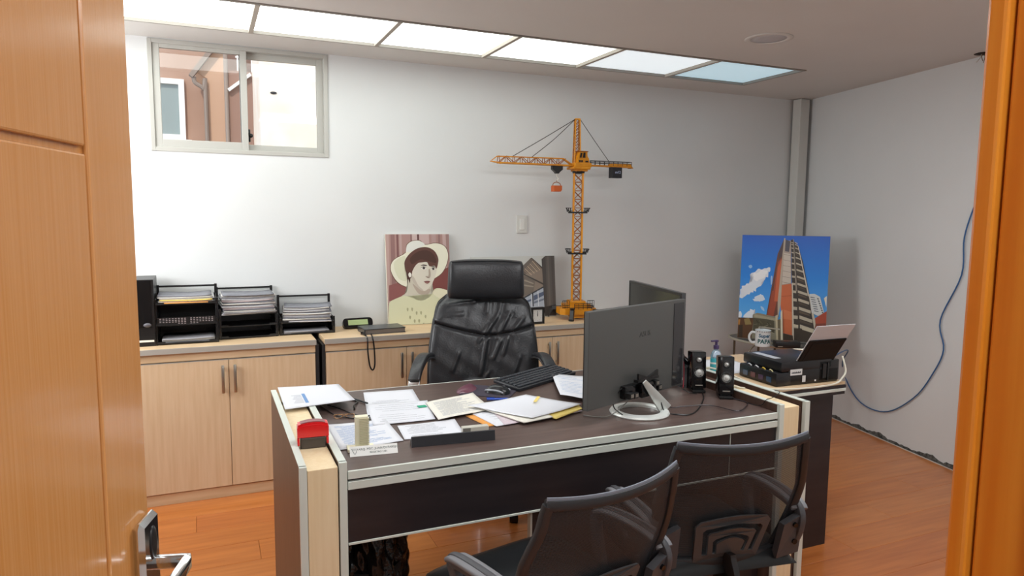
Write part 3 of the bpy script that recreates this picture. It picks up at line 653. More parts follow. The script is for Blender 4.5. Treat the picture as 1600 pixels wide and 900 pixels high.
for r_ in range(6):
    yy = 0.060 - r_ * 0.0225 - (0.004 if r_ else 0)
    n_ = 21
    x = -0.215
    widths = [1] * n_ if r_ < 5 else [1.3, 1.3, 1.3, 6, 1.3, 1.3, 1.3, 1.5, 1, 1, 1, 1.5, 1]
    for w_ in widths:
        L_ = w_ * 0.0203
        if x + L_ > 0.221: break
        if w_ == 1 and km:
            o = bpy.data.objects.new('key', km)
        elif w_ == 1:
            o = MB().box(-0.0085, 0.0085, -0.0085, 0.0085, 0, 0.007, bev=0.0015, seg=1).build('key', key_m); km = o.data; COL.objects.unlink(o)
        else:
            o = MB().box(-L_ / 2 + 0.0015, L_ / 2 - 0.0015, -0.0085, 0.0085, 0, 0.007, bev=0.0015, seg=1).build('key', key_m); COL.objects.unlink(o)
        COL.objects.link(o); o.parent = kb
        o.matrix_local = kt @ Matrix.Translation((x + L_ / 2, yy, 0.0155)); x += L_ + 0.0003

# ================================================================ MONITORS
def monitor(label, p0, p1, z0, z1, flip, backm, lean=0.0):
    p0 = Vector((p0[0], p0[1], 0)); p1 = Vector((p1[0], p1[1], 0)); c = (p0 + p1) / 2; w = (p1 - p0).length; a = math.atan2((p1 - p0).y, (p1 - p0).x)
    t = thing('monitor', label, 'monitor', (c.x, c.y, DZ), rz=a)
    s_ = -1 if flip else 1          # screen on +Y local when s_=1
    zb, zt = z0 - DZ, z1 - DZ
    b = MB(); b.box(-w / 2, w / 2, -0.010 * 1, 0.010, zb, zt, bev=0.002); b.build('casing', backm, t)
    b = MB(); y0 = 0.010 * s_; fr_box(b, -w / 2, w / 2, zb, zt, 0.012, min(y0, y0 + 0.004 * s_), max(y0, y0 + 0.004 * s_), wb=0.02); b.build('bezel', black_pl, t)
    b = MB(); b.box(-w / 2 + 0.012, w / 2 - 0.012, min(y0, y0 + 0.002 * s_), max(y0, y0 + 0.002 * s_), zb + 0.02, zt - 0.012); b.build('screen', black_gl, t)
    return t, w, zb, zt
mon_back = mat('monitor_back', '#4a4a48', 0.38, bump=0.03, bscale=400)
m1, w1, zb, zt = monitor('wide monitor seen from behind on a silver ring stand', (1.172, 2.040), (1.724, 2.242), 0.811, 1.156, False, mon_back)
MB().box(w1 / 2 - 0.078, w1 / 2 - 0.010, -0.0125, -0.0095, zb + 0.008, zt - 0.012, bev=0.001).build('glossy_strip', mat('monitor_gloss', '#2c2c2e', 0.08), m1)
b = MB(); b.text('ASUS', 0.030, Matrix.Translation((0.03, -0.0105, zb + 0.235)) @ Matrix.Rotation(R(90), 4, 'X'), 0.0006); b.build('logo', mat('logo_grey', '#3d3d3c', 0.3), m1)
ring_c = Vector((1.455, 2.150, 0)) 
Rm = Matrix.Rotation(-m1.rotation_euler.z, 4, 'Z'); rc = Rm @ (ring_c - Vector((m1.location.x, m1.location.y, 0)))
silver = mat('silver_paint', '#dfe3df', 0.3, metal=0.35)
b = MB(); b.lathe([(0.118, 0.0), (0.120, 0.004), (0.116, 0.010), (0.088, 0.013), (0.082, 0.009), (0.082, 0.0), (0.118, 0.0)], c=(0, 0, 0), n=48); rg = b.build('ring_base', silver, m1, loc=(rc.x, rc.y - 0.015, 0), smooth=True); rg.scale = (0.93, 0.93, 1)
b = MB(); q0 = Vector((rc.x + 0.080, rc.y - 0.075, 0.010)); q1 = Vector((rc.x - 0.060, -0.070, 0.138))
b.sweep([q0, q0.lerp(q1, 0.5), q1], rrect(0.052, 0.014, 0.003, 2), upv=(0.25, 1, 0.3), scales=[1.0, 0.7, 0.34]); b.build('stand_arm', silver, m1, smooth=True)
b = MB(); b.box(rc.x - 0.125, rc.x + 0.055, -0.036, -0.010, zb + 0.014, zb + 0.062, bev=0.004); b.box(rc.x - 0.05, rc.x + 0.02, -0.055, -0.03, zb + 0.01, zb + 0.065, bev=0.004); b.build('stand_mount', black_gl, m1, smooth=True)
for k, (dx, zz) in enumerate(((-0.115, 0.032), (-0.088, 0.030), (0.040, 0.055), (0.058, 0.036))):
    b = MB(); b.box(rc.x + dx - 0.014, rc.x + dx + 0.010, -0.06, -0.036, zb + zz - 0.012, zb + zz + 0.010, bev=0.002); b.mi = 1; b.box(rc.x + dx - 0.009, rc.x + dx + 0.006, -0.0615, -0.059, zb + zz - 0.006, zb + zz + 0.006); b.build('connector', [black_pl, satin], m1)
b = MB(); b.box(rc.x - 0.07, rc.x + 0.06, -0.05, -0.03, zb + 0.070, zb + 0.080); b.mi = 0
b.prism([(-0.06, 0.0), (0.0, -0.012), (0.06, 0.0), (0.06, 0.026), (0.0, 0.006), (-0.06, 0.026)], -0.004, 0.004, T=Matrix.Translation((rc.x - 0.005, -0.045, zb + 0.076)) @ Matrix.Rotation(R(90), 4, 'X')); b.build('cable_clip', black_pl, m1)
m2, w2, zb2, zt2 = monitor('second monitor standing behind the first, its screen turned to the leather chair', (1.742, 2.262), (1.850, 2.80), 0.835, 1.176, False, mat('monitor_dark', '#3b3c3e', 0.3))
b = MB(); b.lathe([(0.10, 0.0), (0.10, 0.008), (0.06, 0.014), (0.012, 0.016), (0.012, 0.0)], n=36); b.build('base', black_gl, m2, loc=(0.0, -0.06, 0), smooth=True)
b = MB(); b.sweep(spline([(0, -0.09, 0.012), (0, -0.13, 0.06), (0, -0.11, 0.12), (0, -0.04, 0.15), (0, -0.012, 0.16)], 5), rrect(0.055, 0.014, 0.004, 2), upv=(1, 0, 0)); b.build('stand_arm', black_gl, m2, smooth=True)
hs = thing('desk_phone', 'black curved office phone half hidden behind the right speaker pair', 'telephone', (1.885, 2.46, DZ), rz=R(20))
b = MB(); b.prism([(-0.07, 0), (0.07, 0), (0.07, 0.03), (0.03, 0.055), (-0.07, 0.09)], -0.05, 0.05, T=Matrix.Rotation(R(90), 4, 'Z') @ Matrix.Rotation(R(90), 4, 'X')); b.build('body', black_pl, hs)
b = MB(); b.sweep(spline([(-0.035, -0.085, 0.055), (-0.035, -0.05, 0.105), (-0.035, 0.0, 0.125), (-0.035, 0.05, 0.135), (-0.035, 0.075, 0.115)], 5), rrect(0.04, 0.022, 0.006, 3), upv=(1, 0, 0)); b.build('handset', black_gl, hs, smooth=True)
for k in range(2): MB().box(-0.051, -0.0495, -0.05, 0.02, 0.03 + k * 0.03, 0.042 + k * 0.03).build('glint_strip', satin, hs)  # bright strips stand in for two glints on the black phone

# speakers
def speaker(label, loc, rz):
    t = thing('computer_speaker', label, 'speaker', loc, rz=rz, group='black desktop speakers')
    tl = Matrix.Rotation(R(-6), 4, 'X')
    b = MB(); b.box(-0.030, 0.030, -0.030, 0.045, 0.016, 0.168, bev=0.004, T=tl); b.build('cabinet', black_gl, t, smooth=True)
    b = MB(); b.box(-0.027, 0.027, -0.036, 0.05, 0, 0.012, bev=0.003); b.box(-0.020, 0.020, -0.02, 0.03, 0.010, 0.02); b.build('foot', black_pl, t, smooth=True)
    for (z, r_, nm) in ((0.137, 0.0105, 'tweeter'), (0.083, 0.0195, 'woofer')):
        b = MB(); b.lathe([(r_ + 0.006, 0), (r_ + 0.006, 0.003), (r_ + 0.001, 0.0042), (r_, 0.0015)], n=28)
        b.mi = 1; b.lathe([(r_, 0.0015), (r_ * 0.8, 0.001), (r_ * 0.42, 0.0022), (r_ * 0.38, 0.0045), (0.0005, 0.0075)], n=28)
        o = b.build(nm, [black_pl, mat('cone_silver', '#d3d3cf', 0.35, metal=0.3)], t, smooth=True)
        o.matrix_local = tl @ Matrix.Translation((0, -0.030, z)) @ Matrix.Rotation(R(90), 4, 'X')
    b = MB(); b.box(-0.015, 0.015, -0.0315, -0.0295, 0.027, 0.031, T=tl); b.build('logo_strip', satin, t)
    return t
speaker('left black desktop speaker with silver cones, the one beside the monitor edge', (1.868, 2.315, DZ), R(-24))
speaker('right black desktop speaker with silver cones, the one in front of the soap bottle', (1.910, 2.192, DZ), R(-30))
# soap bottle on the dark block
sb = thing('pump_bottle', 'clear pump bottle with teal label and purple pump behind the speakers', 'pump bottle', (2.155, 2.545, 0.756))
b = MB(); b.lathe([(0.001, 0), (0.025, 0), (0.027, 0.004), (0.027, 0.085), (0.020, 0.103), (0.011, 0.110), (0.011, 0.116), (0.001, 0.116)], n=28); o = b.build('bottle', mat('clear_plastic', '#cfdcea', 0.12, trans=0.75), sb, smooth=True); o.scale = (1.0, 0.75, 1)
b = MB(); b.lathe([(0.0275, 0.012), (0.0278, 0.014), (0.0278, 0.070), (0.0275, 0.072)], n=28); b.mi = 1; b.lathe([(0.0281, 0.045), (0.0282, 0.046), (0.0282, 0.052), (0.0281, 0.053)], n=28); o = b.build('label', [mat('teal_label', '#3fa7b4', 0.4), white_pl], sb, smooth=True); o.scale = (1, 0.75, 1)
b = MB(); b.lathe([(0.0125, 0.114), (0.013, 0.130), (0.006, 0.132), (0.006, 0.146), (0.010, 0.147), (0.010, 0.155), (0.001, 0.156)], n=20); b.box(-0.030, 0.0, -0.005, 0.005, 0.148, 0.155, bev=0.002); b.build('pump', mat('purple_plastic', '#4c3d63', 0.4), sb, smooth=True)

# cables on the desk
c1 = 0.7535
cable('black double cable sagging from the monitor stand across the desk front', [(1.49, 2.10, .87), (1.52, 2.09, .80), (1.545, 2.09, c1), (1.575, 2.05, c1), (1.61, 2.035, c1), (1.68, 2.075, c1), (1.80, 2.19, c1), (1.86, 2.27, c1)], 0.0026, black_pl)
cable('second thin cable from the stand arching to the right speaker', [(1.50, 2.10, .86), (1.53, 2.10, .79), (1.60, 2.13, c1 + .003), (1.66, 2.125, c1 + .003), (1.76, 2.098, c1 + .003), (1.80, 2.0, c1 + .003), (1.87, 2.03, c1 + .003), (1.93, 2.09, c1), (1.915, 2.17, c1)], 0.002, mat('cable_brown', '#2a2226', 0.4))
cable('cable loop under the left speaker', [(1.90, 2.40, c1), (1.82, 2.37, c1 + .01), (1.785, 2.31, c1 + .02), (1.79, 2.27, c1 + .01), (1.83, 2.27, c1)], 0.002, black_pl)
cable('thin black lead crossing the right end blocks', [(1.93, 2.16, c1), (1.935, 2.03, c1 + .002), (1.944, 1.998, .786), (1.99, 2.015, .785), (2.06, 2.05, .790), (2.085, 2.09, .786), (2.12, 2.16, .770)], 0.0016, black_pl)
cable('red lead hanging behind the left speaker', [(1.79, 2.42, .895), (1.83, 2.41, .90), (1.845, 2.385, .87), (1.84, 2.37, .80), (1.83, 2.36, c1)], 0.002, redcord)
cable('black lead bowing out from the connectors to the desk left of the stand', [(1.385, 2.09, .868), (1.345, 2.085, .862), (1.325, 2.10, .82), (1.335, 2.11, .785), (1.37, 2.10, .757)], 0.002, black_pl)
cable('grey lead running from the connectors down to the desk', [(1.40, 2.08, .845), (1.36, 2.09, .80), (1.31, 2.12, .756), (1.24, 2.17, .754)], 0.002, mat('cable_grey', '#8b8b86', 0.4))
cable('white cable running along the desk end and under the printer', [(2.05, 2.60, .775), (2.10, 2.52, .79), (2.115, 2.42, .784), (2.14, 2.30, .765), (2.165, 2.20, .759), (2.26, 2.165, .759), (2.40, 2.155, .759), (2.50, 2.165, .762), (2.555, 2.185, .775), (2.605, 2.21, .80), (2.615, 2.24, .86)], 0.0042, whitecord)
cable('white plug lead in the gap of the right end blocks', [(1.99, 2.32, .772), (2.0, 2.30, .785), (2.01, 2.25, .774), (2.03, 2.21, .772)], 0.004, whitecord)

# ================================================================ LEATHER CHAIR (local -Y = forward)
lc = thing('office_chair', 'high-backed black leather executive chair with headrest behind the desk', 'chair', (1.222, 3.13, 0), rz=R(-20))
def hw(z):
    k = (z - 0.46) / 0.64
    w = 0.262 + 0.022 * math.sin(min(1, k * 1.1) * PI) - 0.030 * k
    if k > 0.90: w -= 0.035 * ((k - 0.90) / 0.10) ** 2.2
    return w
creases = [((-.17, 1.035), (-.04, 1.05), .007), ((-.05, 1.05), (0.0, 1.075), .006), ((.02, .90), (.07, .98), .007), ((.07, .88), (.13, .99), .008), ((-.02, .86), (.03, .93), .006), ((.14, .90), (.20, .97), .007),
           ((-.01, .70), (.015, .86), .009), ((.05, .78), (.085, .86), .007), ((-.09, .66), (.0, .665), .007), ((.10, .80), (.12, .87), .006), ((-.2, .98), (-.1, .99), .005), ((.02, 1.0), (.025, 1.06), .005), ((.08, 1.0), (.09, 1.05), .005), ((.15, .70), (.18, .78), .005), ((-.15, .72), (-.12, .80), .005), ((-.03, .60), (.02, .70), .008)]
def crease(x, z):
    h = 0
    for (a, b_, amp) in creases:
        ax, az = a; bx, bz = b_; dx, dz_ = bx - ax, bz - az; L2 = dx * dx + dz_ * dz_
        t = max(0, min(1, ((x - ax) * dx + (z - az) * dz_) / L2)); px_, pz_ = ax + t * dx, az + t * dz_
        d2 = (x - px_) ** 2 + (z - pz_) ** 2; h += amp * math.exp(-d2 / 0.00012) - amp * 0.6 * math.exp(-((x - px_ - 0.014) ** 2 + (z - pz_) ** 2) / 0.00012)
    return h
def seamz(x): return 0.885 + 0.055 * (abs(x - 0.03) / 0.25) ** 1.3
def yb(z): return 0.02 + (z - 0.5) * 0.16 + 0.06 * ((z - 0.75) / 0.35) ** 2
def lfront(u, v):
    z = 0.46 + 0.64 * v + 0.0; w = hw(z); s = max(-1, min(1, 2 * u - 1)); x = s * w
    zz = z - 0.012 * s * s * (1 if v > 0.8 else 0) - 0.03 * (abs(s) ** 6) * (v ** 6)
    e = max(0, 1 - abs(s) ** 5); e2 = min(1, (1 - v) * 10 + 0.15) ** 0.5 * min(1, v * 10 + 0.15) ** 0.5
    y = yb(z) - (0.030 + 0.035 * max(0, 1 - s * s) ** 0.5 * 0.4) * e ** 0.6 * e2 + 0.03 * (s * s - 1) * 0 - 0.035 * s * s
    dz2 = zz - seamz(x)
    y += 0.014 * math.exp(-dz2 * dz2 / 0.00006)
    y -= crease(x, zz) * e * 1.1 + 0.0022 * math.sin(x * 60 + z * 25) * math.sin(z * 40 - x * 18) * e
    return Vector((x, y, zz))
def lback(u, v):
    z = 0.46 + 0.64 * v; w = hw(z); s = 2 * u - 1
    return Vector((s * w, yb(z) - 0.035 * s * s + 0.035 * max(0, 1 - abs(s) ** 5) ** 0.6, z - 0.03 * (abs(s) ** 6) * (v ** 6)))
bk_ = MB().grid(lfront, 96, 110, lback).build('backrest', leather, lc, smooth=True, ang=60)
b = MB(); b.tube([lfront(u, v) + Vector((0, 0.004, 0)) for u, v in [(0.004, k / 24) for k in range(25)]], 0.007, sub=1); b.build('piping', black_pl, bk_, smooth=True)
b = MB(); b.tube([lfront(u, v) + Vector((0, 0.004, 0)) for u, v in [(0.996, k / 24) for k in range(25)]], 0.007, sub=1); b.build('piping', black_pl, bk_, smooth=True)
b = MB(); b.tube([Vector((x, lfront((x / hw(seamz(x)) + 1) / 2, (seamz(x) - 0.46) / 0.64).y - 0.002, seamz(x))) for x in [-0.238 + 0.476 * k / 20 for k in range(21)]], 0.0032, sub=1); b.build('seam', black_gl, bk_, smooth=True)
def head(u, v):
    s = 2 * u - 1; a = PI * (v * 1.0); hwid = 0.192 * (1 - 0.04 * v)
    zz = 1.060 + 0.20 * v; r_ = 0.05 * math.sin(max(0.0001, min(1, v)) * PI) ** 0.35 * max(0, 1 - abs(s) ** 8) ** 0.4
    return Vector((s * hwid * (1 - 0.05 * (2 * v - 1) ** 8), 0.105 - 0.028 * s * s - r_, zz - 0.008 * abs(s) ** 4 * (2 * v - 1)))
def headb(u, v):
    f_ = head(u, v); s = 2 * u - 1
    return Vector((f_.x, 0.112 - 0.028 * s * s + 0.02 * math.sin(max(0.0001, min(1, v)) * PI) ** 0.4 * max(0, 1 - abs(s) ** 8) ** 0.4, f_.z))
hd = MB().grid(head, 40, 24, headb).build('headrest', leather, lc, smooth=True, ang=70); hd.location = (0.012, -0.005, 0.0)
b = MB(); b.tube([head(u, 0.97) + Vector((0, -0.001, 0)) for u in [0.03 + 0.94 * k / 12 for k in range(13)]], 0.0035, sub=1); b.build('piping', black_pl, hd, smooth=True)
def cushion(u, v):
    s, t = 2 * u - 1, 2 * v - 1
    return Vector((s * 0.255, -0.23 + t * 0.25, 0.40 + 0.075 * (max(0, 1 - abs(s) ** 4) * max(0, 1 - abs(t) ** 4)) ** 0.4))
MB().grid(cushion, 24, 24, lambda u, v: Vector((cushion(u, v).x, cushion(u, v).y, 0.385))).build('seat', leather, lc, smooth=True, ang=60)
for s_ in (-1, 1):
    P = spline([(s_ * 0.255, 0.03, 0.775), (s_ * 0.275, -0.03, 0.792), (s_ * 0.295, -0.10, 0.788), (s_ * 0.315, -0.18, 0.745), (s_ * 0.325, -0.235, 0.67), (s_ * 0.32, -0.27, 0.58), (s_ * 0.33, -0.29, 0.48), (s_ * 0.24, -0.28, 0.40)], 6)
    b = MB(); b.sweep(P, rrect(0.055, 0.012, 0.003, 2), upv=(s_ * 0.15, -0.3, 1)); ar = b.build('armrest', chrome, lc, smooth=True)
    b = MB(); b.sweep([p + Vector((0, -0.006, 0.014)) for p in P[3:22]], rrect(0.058, 0.022, 0.009, 3), upv=(s_ * 0.15, -0.3, 1)); b.build('arm_pad', leather, ar, smooth=True)
b = MB(); b.cyl((0, 0.06, 0.09), (0, 0.06, 0.385), 0.03); b.build('gas_lift', chrome, lc, smooth=True)
for k in range(5):
    a = k * 2 * PI / 5; a += PI / 2; e = Vector((0.25 * math.cos(a), 0.06 + 0.23 * math.sin(a), 0.07)); b = MB(); b.bar((0, 0.06, 0.10), e, 0.04, 0.025); lg = b.build('leg', chrome, lc)
    b = MB(); b.cyl(e + Vector((-0.02, 0, -0.042)), e + Vector((0.02, 0, -0.042)), 0.028); b.build('caster', black_pl, lg, smooth=True)

# ================================================================ MESH CHAIRS (local +Y = forward)
mesh_m = bpy.data.materials.new('chair_mesh'); mesh_m.use_nodes = True; nt = mesh_m.node_tree; pb = nt.nodes['Principled BSDF']
pb.inputs['Base Color'].default_value = lin('#26272a'); pb.inputs['Roughness'].default_value = 0.6
tr = nt.nodes.new('ShaderNodeBsdfTransparent'); mx = nt.nodes.new('ShaderNodeMixShader'); wv = nt.nodes.new('ShaderNodeTexWave'); wv.inputs['Scale'].default_value = 95; wv.bands_direction = 'Z'
tc = nt.nodes.new('ShaderNodeTexCoord'); mr = nt.nodes.new('ShaderNodeMapRange'); mr.inputs['To Min'].default_value = 0.74; mr.inputs['To Max'].default_value = 0.95
nt.links.new(tc.outputs['Object'], wv.inputs['Vector']); nt.links.new(wv.outputs['Fac'], mr.inputs['Value']); nt.links.new(mr.outputs[0], mx.inputs[0])
nt.links.new(tr.outputs[0], mx.inputs[1]); nt.links.new(pb.outputs[0], mx.inputs[2]); nt.links.new(mx.outputs[0], nt.nodes['Material Output'].inputs[0])
frame_m = mat('chair_frame', '#252528', 0.42); lumbar_m = mat('lumbar_plastic', '#4b4b4d', 0.5)
ZT, ZBm = 0.838, 0.465
def bhw(z):
    k = (z - ZBm) / (ZT - ZBm); return 0.182 + 0.052 * math.sin(min(1, k * 1.25) * PI * 0.62) - 0.028 * max(0, k - 0.6) / 0.4
def by(x, z):
    k = (z - ZBm) / (ZT - ZBm); return 0.115 * (1 - k) ** 1.15 + 0.030 * (x / 0.2) ** 2 - 0.04
def bpt(s, z): w = bhw(z); return Vector((s * w, by(s * w, z), z + (0.012 * s * s if z > 0.8 else 0)))
def mesh_chair(label, loc, rz):
    t = thing('visitor_chair', label, 'chair', loc, rz=rz, group='black mesh-backed visitor chairs')
    bk = MB().grid(lambda u, v: bpt((2 * u - 1) * 0.98, ZBm + (ZT - ZBm - 0.012) * v), 20, 24).build('back_mesh', mesh_m, t)
    def rail(pts, prof, nm, up_=(0, 1, 0), mm=None):
        b = MB(); b.sweep(pts, prof, upv=up_); return b.build(nm, mm or frame_m, t, smooth=True)
    zs = [ZBm + (ZT - ZBm) * k / 16 for k in range(17)]
    for s_ in (-1, 1): rail([bpt(s_, z) for z in zs], rrect(0.026, 0.020, 0.006, 2), 'side_frame')
    rail([bpt(-1.03 + 2.06 * k / 14, ZT) for k in range(15)], rrect(0.026, 0.019, 0.006, 2), 'top_rail')
    rail([bpt(-1.03 + 2.06 * k / 14, ZT) + Vector((0, -0.004, 0.013)) for k in range(15)], rrect(0.012, 0.004, 0.0015, 2), 'top_highlight', mm=mat('highlight_grey_blue', '#7c828e', 0.4))['label'] = 'grey highlight strip along the top rail'  # pale strip paints in the highlight along the top rail
    rail([bpt(-1 + 2 * k / 10, ZBm + 0.004) + Vector((0, -0.006, 0)) for k in range(11)], rrect(0.030, 0.030, 0.006, 2), 'bottom_rail')
    # lumbar plate with arched slots
    def arc(w, z0, z1, n=10, r_=0.02):
        return [(-w * 0.86, z0), (-w, z1 - r_), (-w + r_ * 0.7, z1 - r_ * 0.25)] + [(-w * 0.7 + 1.4 * w * k / n, z1 + 0.010 * math.sin(PI * k / n)) for k in range(n + 1)] + [(w - r_ * 0.7, z1 - r_ * 0.25), (w, z1 - r_), (w * 0.86, z0)]
    def slot(wo, wi, z0, zo, zi):   # inverted-U slot
        o_ = arc(wo, z0, zo, r_=0.012); i_ = arc(wi, z0, zi, r_=0.010); return o_ + i_[::-1]
    loops = [arc(0.122, 0.005, 0.155), slot(0.098, 0.078, 0.032, 0.128, 0.112), slot(0.060, 0.046, 0.036, 0.092, 0.080), [(-0.030, 0.036), (-0.036, 0.062), (-0.028, 0.070), (0.028, 0.070), (0.036, 0.062), (0.030, 0.036)]]
    curve_plate('lumbar_support', loops[:3], 0.007, lumbar_m, t, lambda c: Vector((c.x, by(c.x, ZBm + c.y) - 0.016 - c.z, ZBm + c.y)))
    b = MB(); b.box(-0.20, 0.20, 0.09, 0.50, 0.425, 0.443, bev=0.006)
    b.build('seat_pan', frame_m, t)
    MB().grid(lambda u, v: Vector(((2 * u - 1) * 0.25 * (1 - 0.06 * (2 * v - 1) ** 4), 0.04 + 0.50 * v, 0.442 + 0.05 * (max(0, 1 - abs(2 * u - 1) ** 5) * max(0, 1 - abs(2 * v - 1) ** 5)) ** 0.4)), 20, 20,
              lambda u, v: Vector(((2 * u - 1) * 0.25 * (1 - 0.06 * (2 * v - 1) ** 4), 0.04 + 0.50 * v, 0.440))).build('seat', mat('seat_vinyl', '#15181b', 0.38), t, smooth=True, ang=60)
    b = MB(); b.sweep(spline([(0, 0.10, 0.42), (0, 0.02, 0.42), (0, 0.045, 0.48), (0, 0.05, 0.50)], 4), rrect(0.07, 0.02, 0.004, 2), upv=(1, 0, 0)); b.build('back_bracket', frame_m, t, smooth=True)
    for s_ in (-1, 1):
        P = spline([(s_ * 0.217, 0.22, 0.43), (s_ * 0.233, 0.14, 0.45), (s_ * 0.237, 0.075, 0.50), (s_ * 0.237, 0.045, 0.56), (s_ * 0.241, 0.055, 0.603), (s_ * 0.248, 0.13, 0.617), (s_ * 0.253, 0.25, 0.615), (s_ * 0.250, 0.315, 0.598), (s_ * 0.241, 0.31, 0.55), (s_ * 0.227, 0.27, 0.46)], 5)
        b = MB(); b.sweep(P, rrect(0.042, 0.022, 0.007, 2), upv=(s_, 0, 0.001)); ar = b.build('armrest', arm_pl, t, smooth=True)
        b = MB(); b.sweep([p + Vector((0, -0.002, 0.010)) for p in P[19:36]], rrect(0.052, 0.014, 0.006, 3)); b.build('arm_pad', mat('arm_pad_grey', '#77777b', 0.5), ar, smooth=True)
        br = MB(); x0, x1 = sorted((s_ * 0.165, s_ * 0.245))
        br.hexa([(x0, 0.045, 0.46), (x1, 0.05, 0.47), (x1, 0.075, 0.47), (x0, 0.07, 0.46), (x0 + 0.005, 0.02, 0.575), (x1, 0.03, 0.600), (x1, 0.055, 0.600), (x0 + 0.005, 0.045, 0.575)])
        bo = br.build('arm_bracket', arm_pl, t)
        b = MB(); b.cyl((s_ * 0.212, 0.022, 0.568), (s_ * 0.212, 0.036, 0.570), 0.0075); b.build('screw', black_gl, bo, smooth=True); b = MB(); b.cyl((s_ * 0.222, 0.036, 0.51), (s_ * 0.222, 0.05, 0.51), 0.008); b.build('screw', black_gl, bo, smooth=True)
    b = MB(); b.cyl((0, 0.29, 0.09), (0, 0.29, 0.425), 0.025); b.build('gas_lift', black_pl, t, smooth=True)
    for k in range(5):
        a = k * 2 * PI / 5 + 0.3; e = Vector((0.27 * math.cos(a), 0.29 + 0.27 * math.sin(a), 0.065)); b = MB(); b.bar((0, 0.29, 0.10), e, 0.04, 0.025); lg = b.build('leg', black_pl, t)
        b = MB(); b.cyl(e + Vector((-0.018, 0, -0.037)), e + Vector((0.018, 0, -0.037)), 0.026); b.build('caster', black_mt, lg, smooth=True)
    return t
mesh_chair('black mesh-backed chair on the right, in front of the right desk end', (1.366, 1.490, 0), R(-8.5))
mesh_chair('black mesh-backed chair on the left, closest to the camera', (0.860, 1.358, 0), R(12))

# ================================================================ TOY TOWER CRANE
cr = thing('toy_crane', 'tall yellow toy tower crane standing on the beech cabinet against the wall', 'toy crane', (2.213, 4.0, 0.805))
b = MB()
b.prism([(-0.12, -0.055), (-0.09, -0.075), (0.09, -0.075), (0.12, -0.055), (0.12, 0.055), (0.09, 0.075), (-0.09, 0.075), (-0.12, 0.055)], 0.035, 0.075)
b.prism([(-0.085, -0.06), (0.085, -0.06), (0.085, 0.06), (-0.085, 0.06)], 0.073, 0.100); b.box(-0.052, 0.052, -0.05, 0.05, 0.098, 0.122, bev=0.004)
b.prism([(-0.05, -0.05), (0.05, -0.05), (0.04, 0.05), (-0.04, 0.05)], 0.01, 0.036)
base = b.build('base', yellow, cr, rz=R(-14))
for (x0, x1, y_) in ((-0.03, 0.085, -0.078), (-0.105, -0.06, -0.06), (0.06, 0.105, -0.06)):
    b = MB(); n_ = 5
    for zz in (0.082, 0.094, 0.108 + (0.018 if y_ > -0.07 else 0)): b.cyl((x0, y_, zz), (x1, y_, zz), 0.0018, n=6)
    for k in range(n_): x = x0 + (x1 - x0) * k / (n_ - 1); b.cyl((x, y_, 0.07), (x, y_, 0.108 + (0.018 if y_ > -0.07 else 0)), 0.0018, n=6)
    b.build('railing', black_pl, base)
for (sx, sy) in ((-1, -1), (1, -1), (-1, 1), (1, 1)):
    b = MB(); p0 = Vector((sx * 0.06, sy * 0.05, 0.070)); p1 = Vector((sx * 0.135, sy * 0.10, 0.062)); p2 = Vector((sx * 0.165, sy * 0.115, 0.008))
    if sy < 0 and sx < 0: p0, p1, p2 = Vector((-0.045, -0.07, 0.07)), Vector((-0.050, -0.10, 0.065)), Vector((-0.060, -0.115, 0.008))
    if sy < 0 and sx > 0: p0, p1, p2 = Vector((0.08, -0.05, 0.06)), Vector((0.13, -0.08, 0.055)), Vector((0.14, -0.09, 0.008))
    b.bar(p0, p1, 0.026, 0.024); b.bar(p1, p2, 0.024, 0.022); b.cyl(p2 - Vector((0, 0, 0.008)), p2 + Vector((0, 0, 0.002)), 0.018, n=12); b.build('leg', black_pl, cr, rz=R(-14))
def truss(b, z0, z1, w0, w1, r, nb, cx=0, cy=0):
    cs_ = [(-1, -1), (1, -1), (1, 1), (-1, 1)]
    P = lambda c, k: Vector((cx + c[0] * (w0 + (w1 - w0) * k) / 2, cy + c[1] * (w0 + (w1 - w0) * k) / 2, z0 + (z1 - z0) * k))
    b.mi = 0
    for c in cs_: b.bar(P(c, 0), P(c, 1), r * 2.4, r * 2.4, upv=(0, 1, 0))
    b.mi = 1; r *= 0.9
    for i in range(nb):
        k0, k1 = i / nb, (i + 1) / nb
        for j in range(4):
            A_, B_ = cs_[j], cs_[(j + 1) % 4]
            b.bar(P(A_, k0), P(B_, k1), r, r); b.bar(P(B_, k0), P(A_, k1), r, r); b.bar(P(A_, k0), P(B_, k0), r, r)
b = MB(); truss(b, 0.12, 0.945, 0.057, 0.057, 0.0045, 15); b.build('mast', [yellow, yellow_d], cr, rz=R(-26))
for z in (0.425, 0.690):
    b = MB(); b.box(-0.034, 0.034, -0.034, 0.034, z, z + 0.008)
    for s_ in (-1, 1):
        for y_ in (-0.032, 0.032):
            b.bar((s_ * 0.034, y_, z + 0.004), (s_ * 0.062, y_, z + 0.016), 0.005); b.bar((s_ * 0.062, y_, z + 0.016), (s_ * 0.076, y_, z + 0.034), 0.005); b.bar((s_ * 0.040, y_, z + 0.034), (s_ * 0.076, y_, z + 0.034), 0.0035)
            for k in range(3): b.bar((s_ * (0.045 + k * 0.011), y_, z + 0.008), (s_ * (0.047 + k * 0.013), y_, z + 0.034), 0.0035)
        b.bar((s_ * 0.076, -0.034, z + 0.034), (s_ * 0.076, 0.034, z + 0.034), 0.0045); b.box(s_ * 0.034, s_ * 0.064, -0.032, 0.032, z + 0.012, z + 0.016)
    for y_ in (-0.042, 0.042): b.bar((-0.06, y_, z + 0.005), (0.06, y_, z + 0.005), 0.0045, 0.010)
    b.build('collar_platform', black_pl, cr, rz=R(-26))
b = MB(); b.cyl((0, 0, 0.943), (0, 0, 0.960), 0.038, 0.044, n=8); b.build('slewing_ring', black_pl, cr)
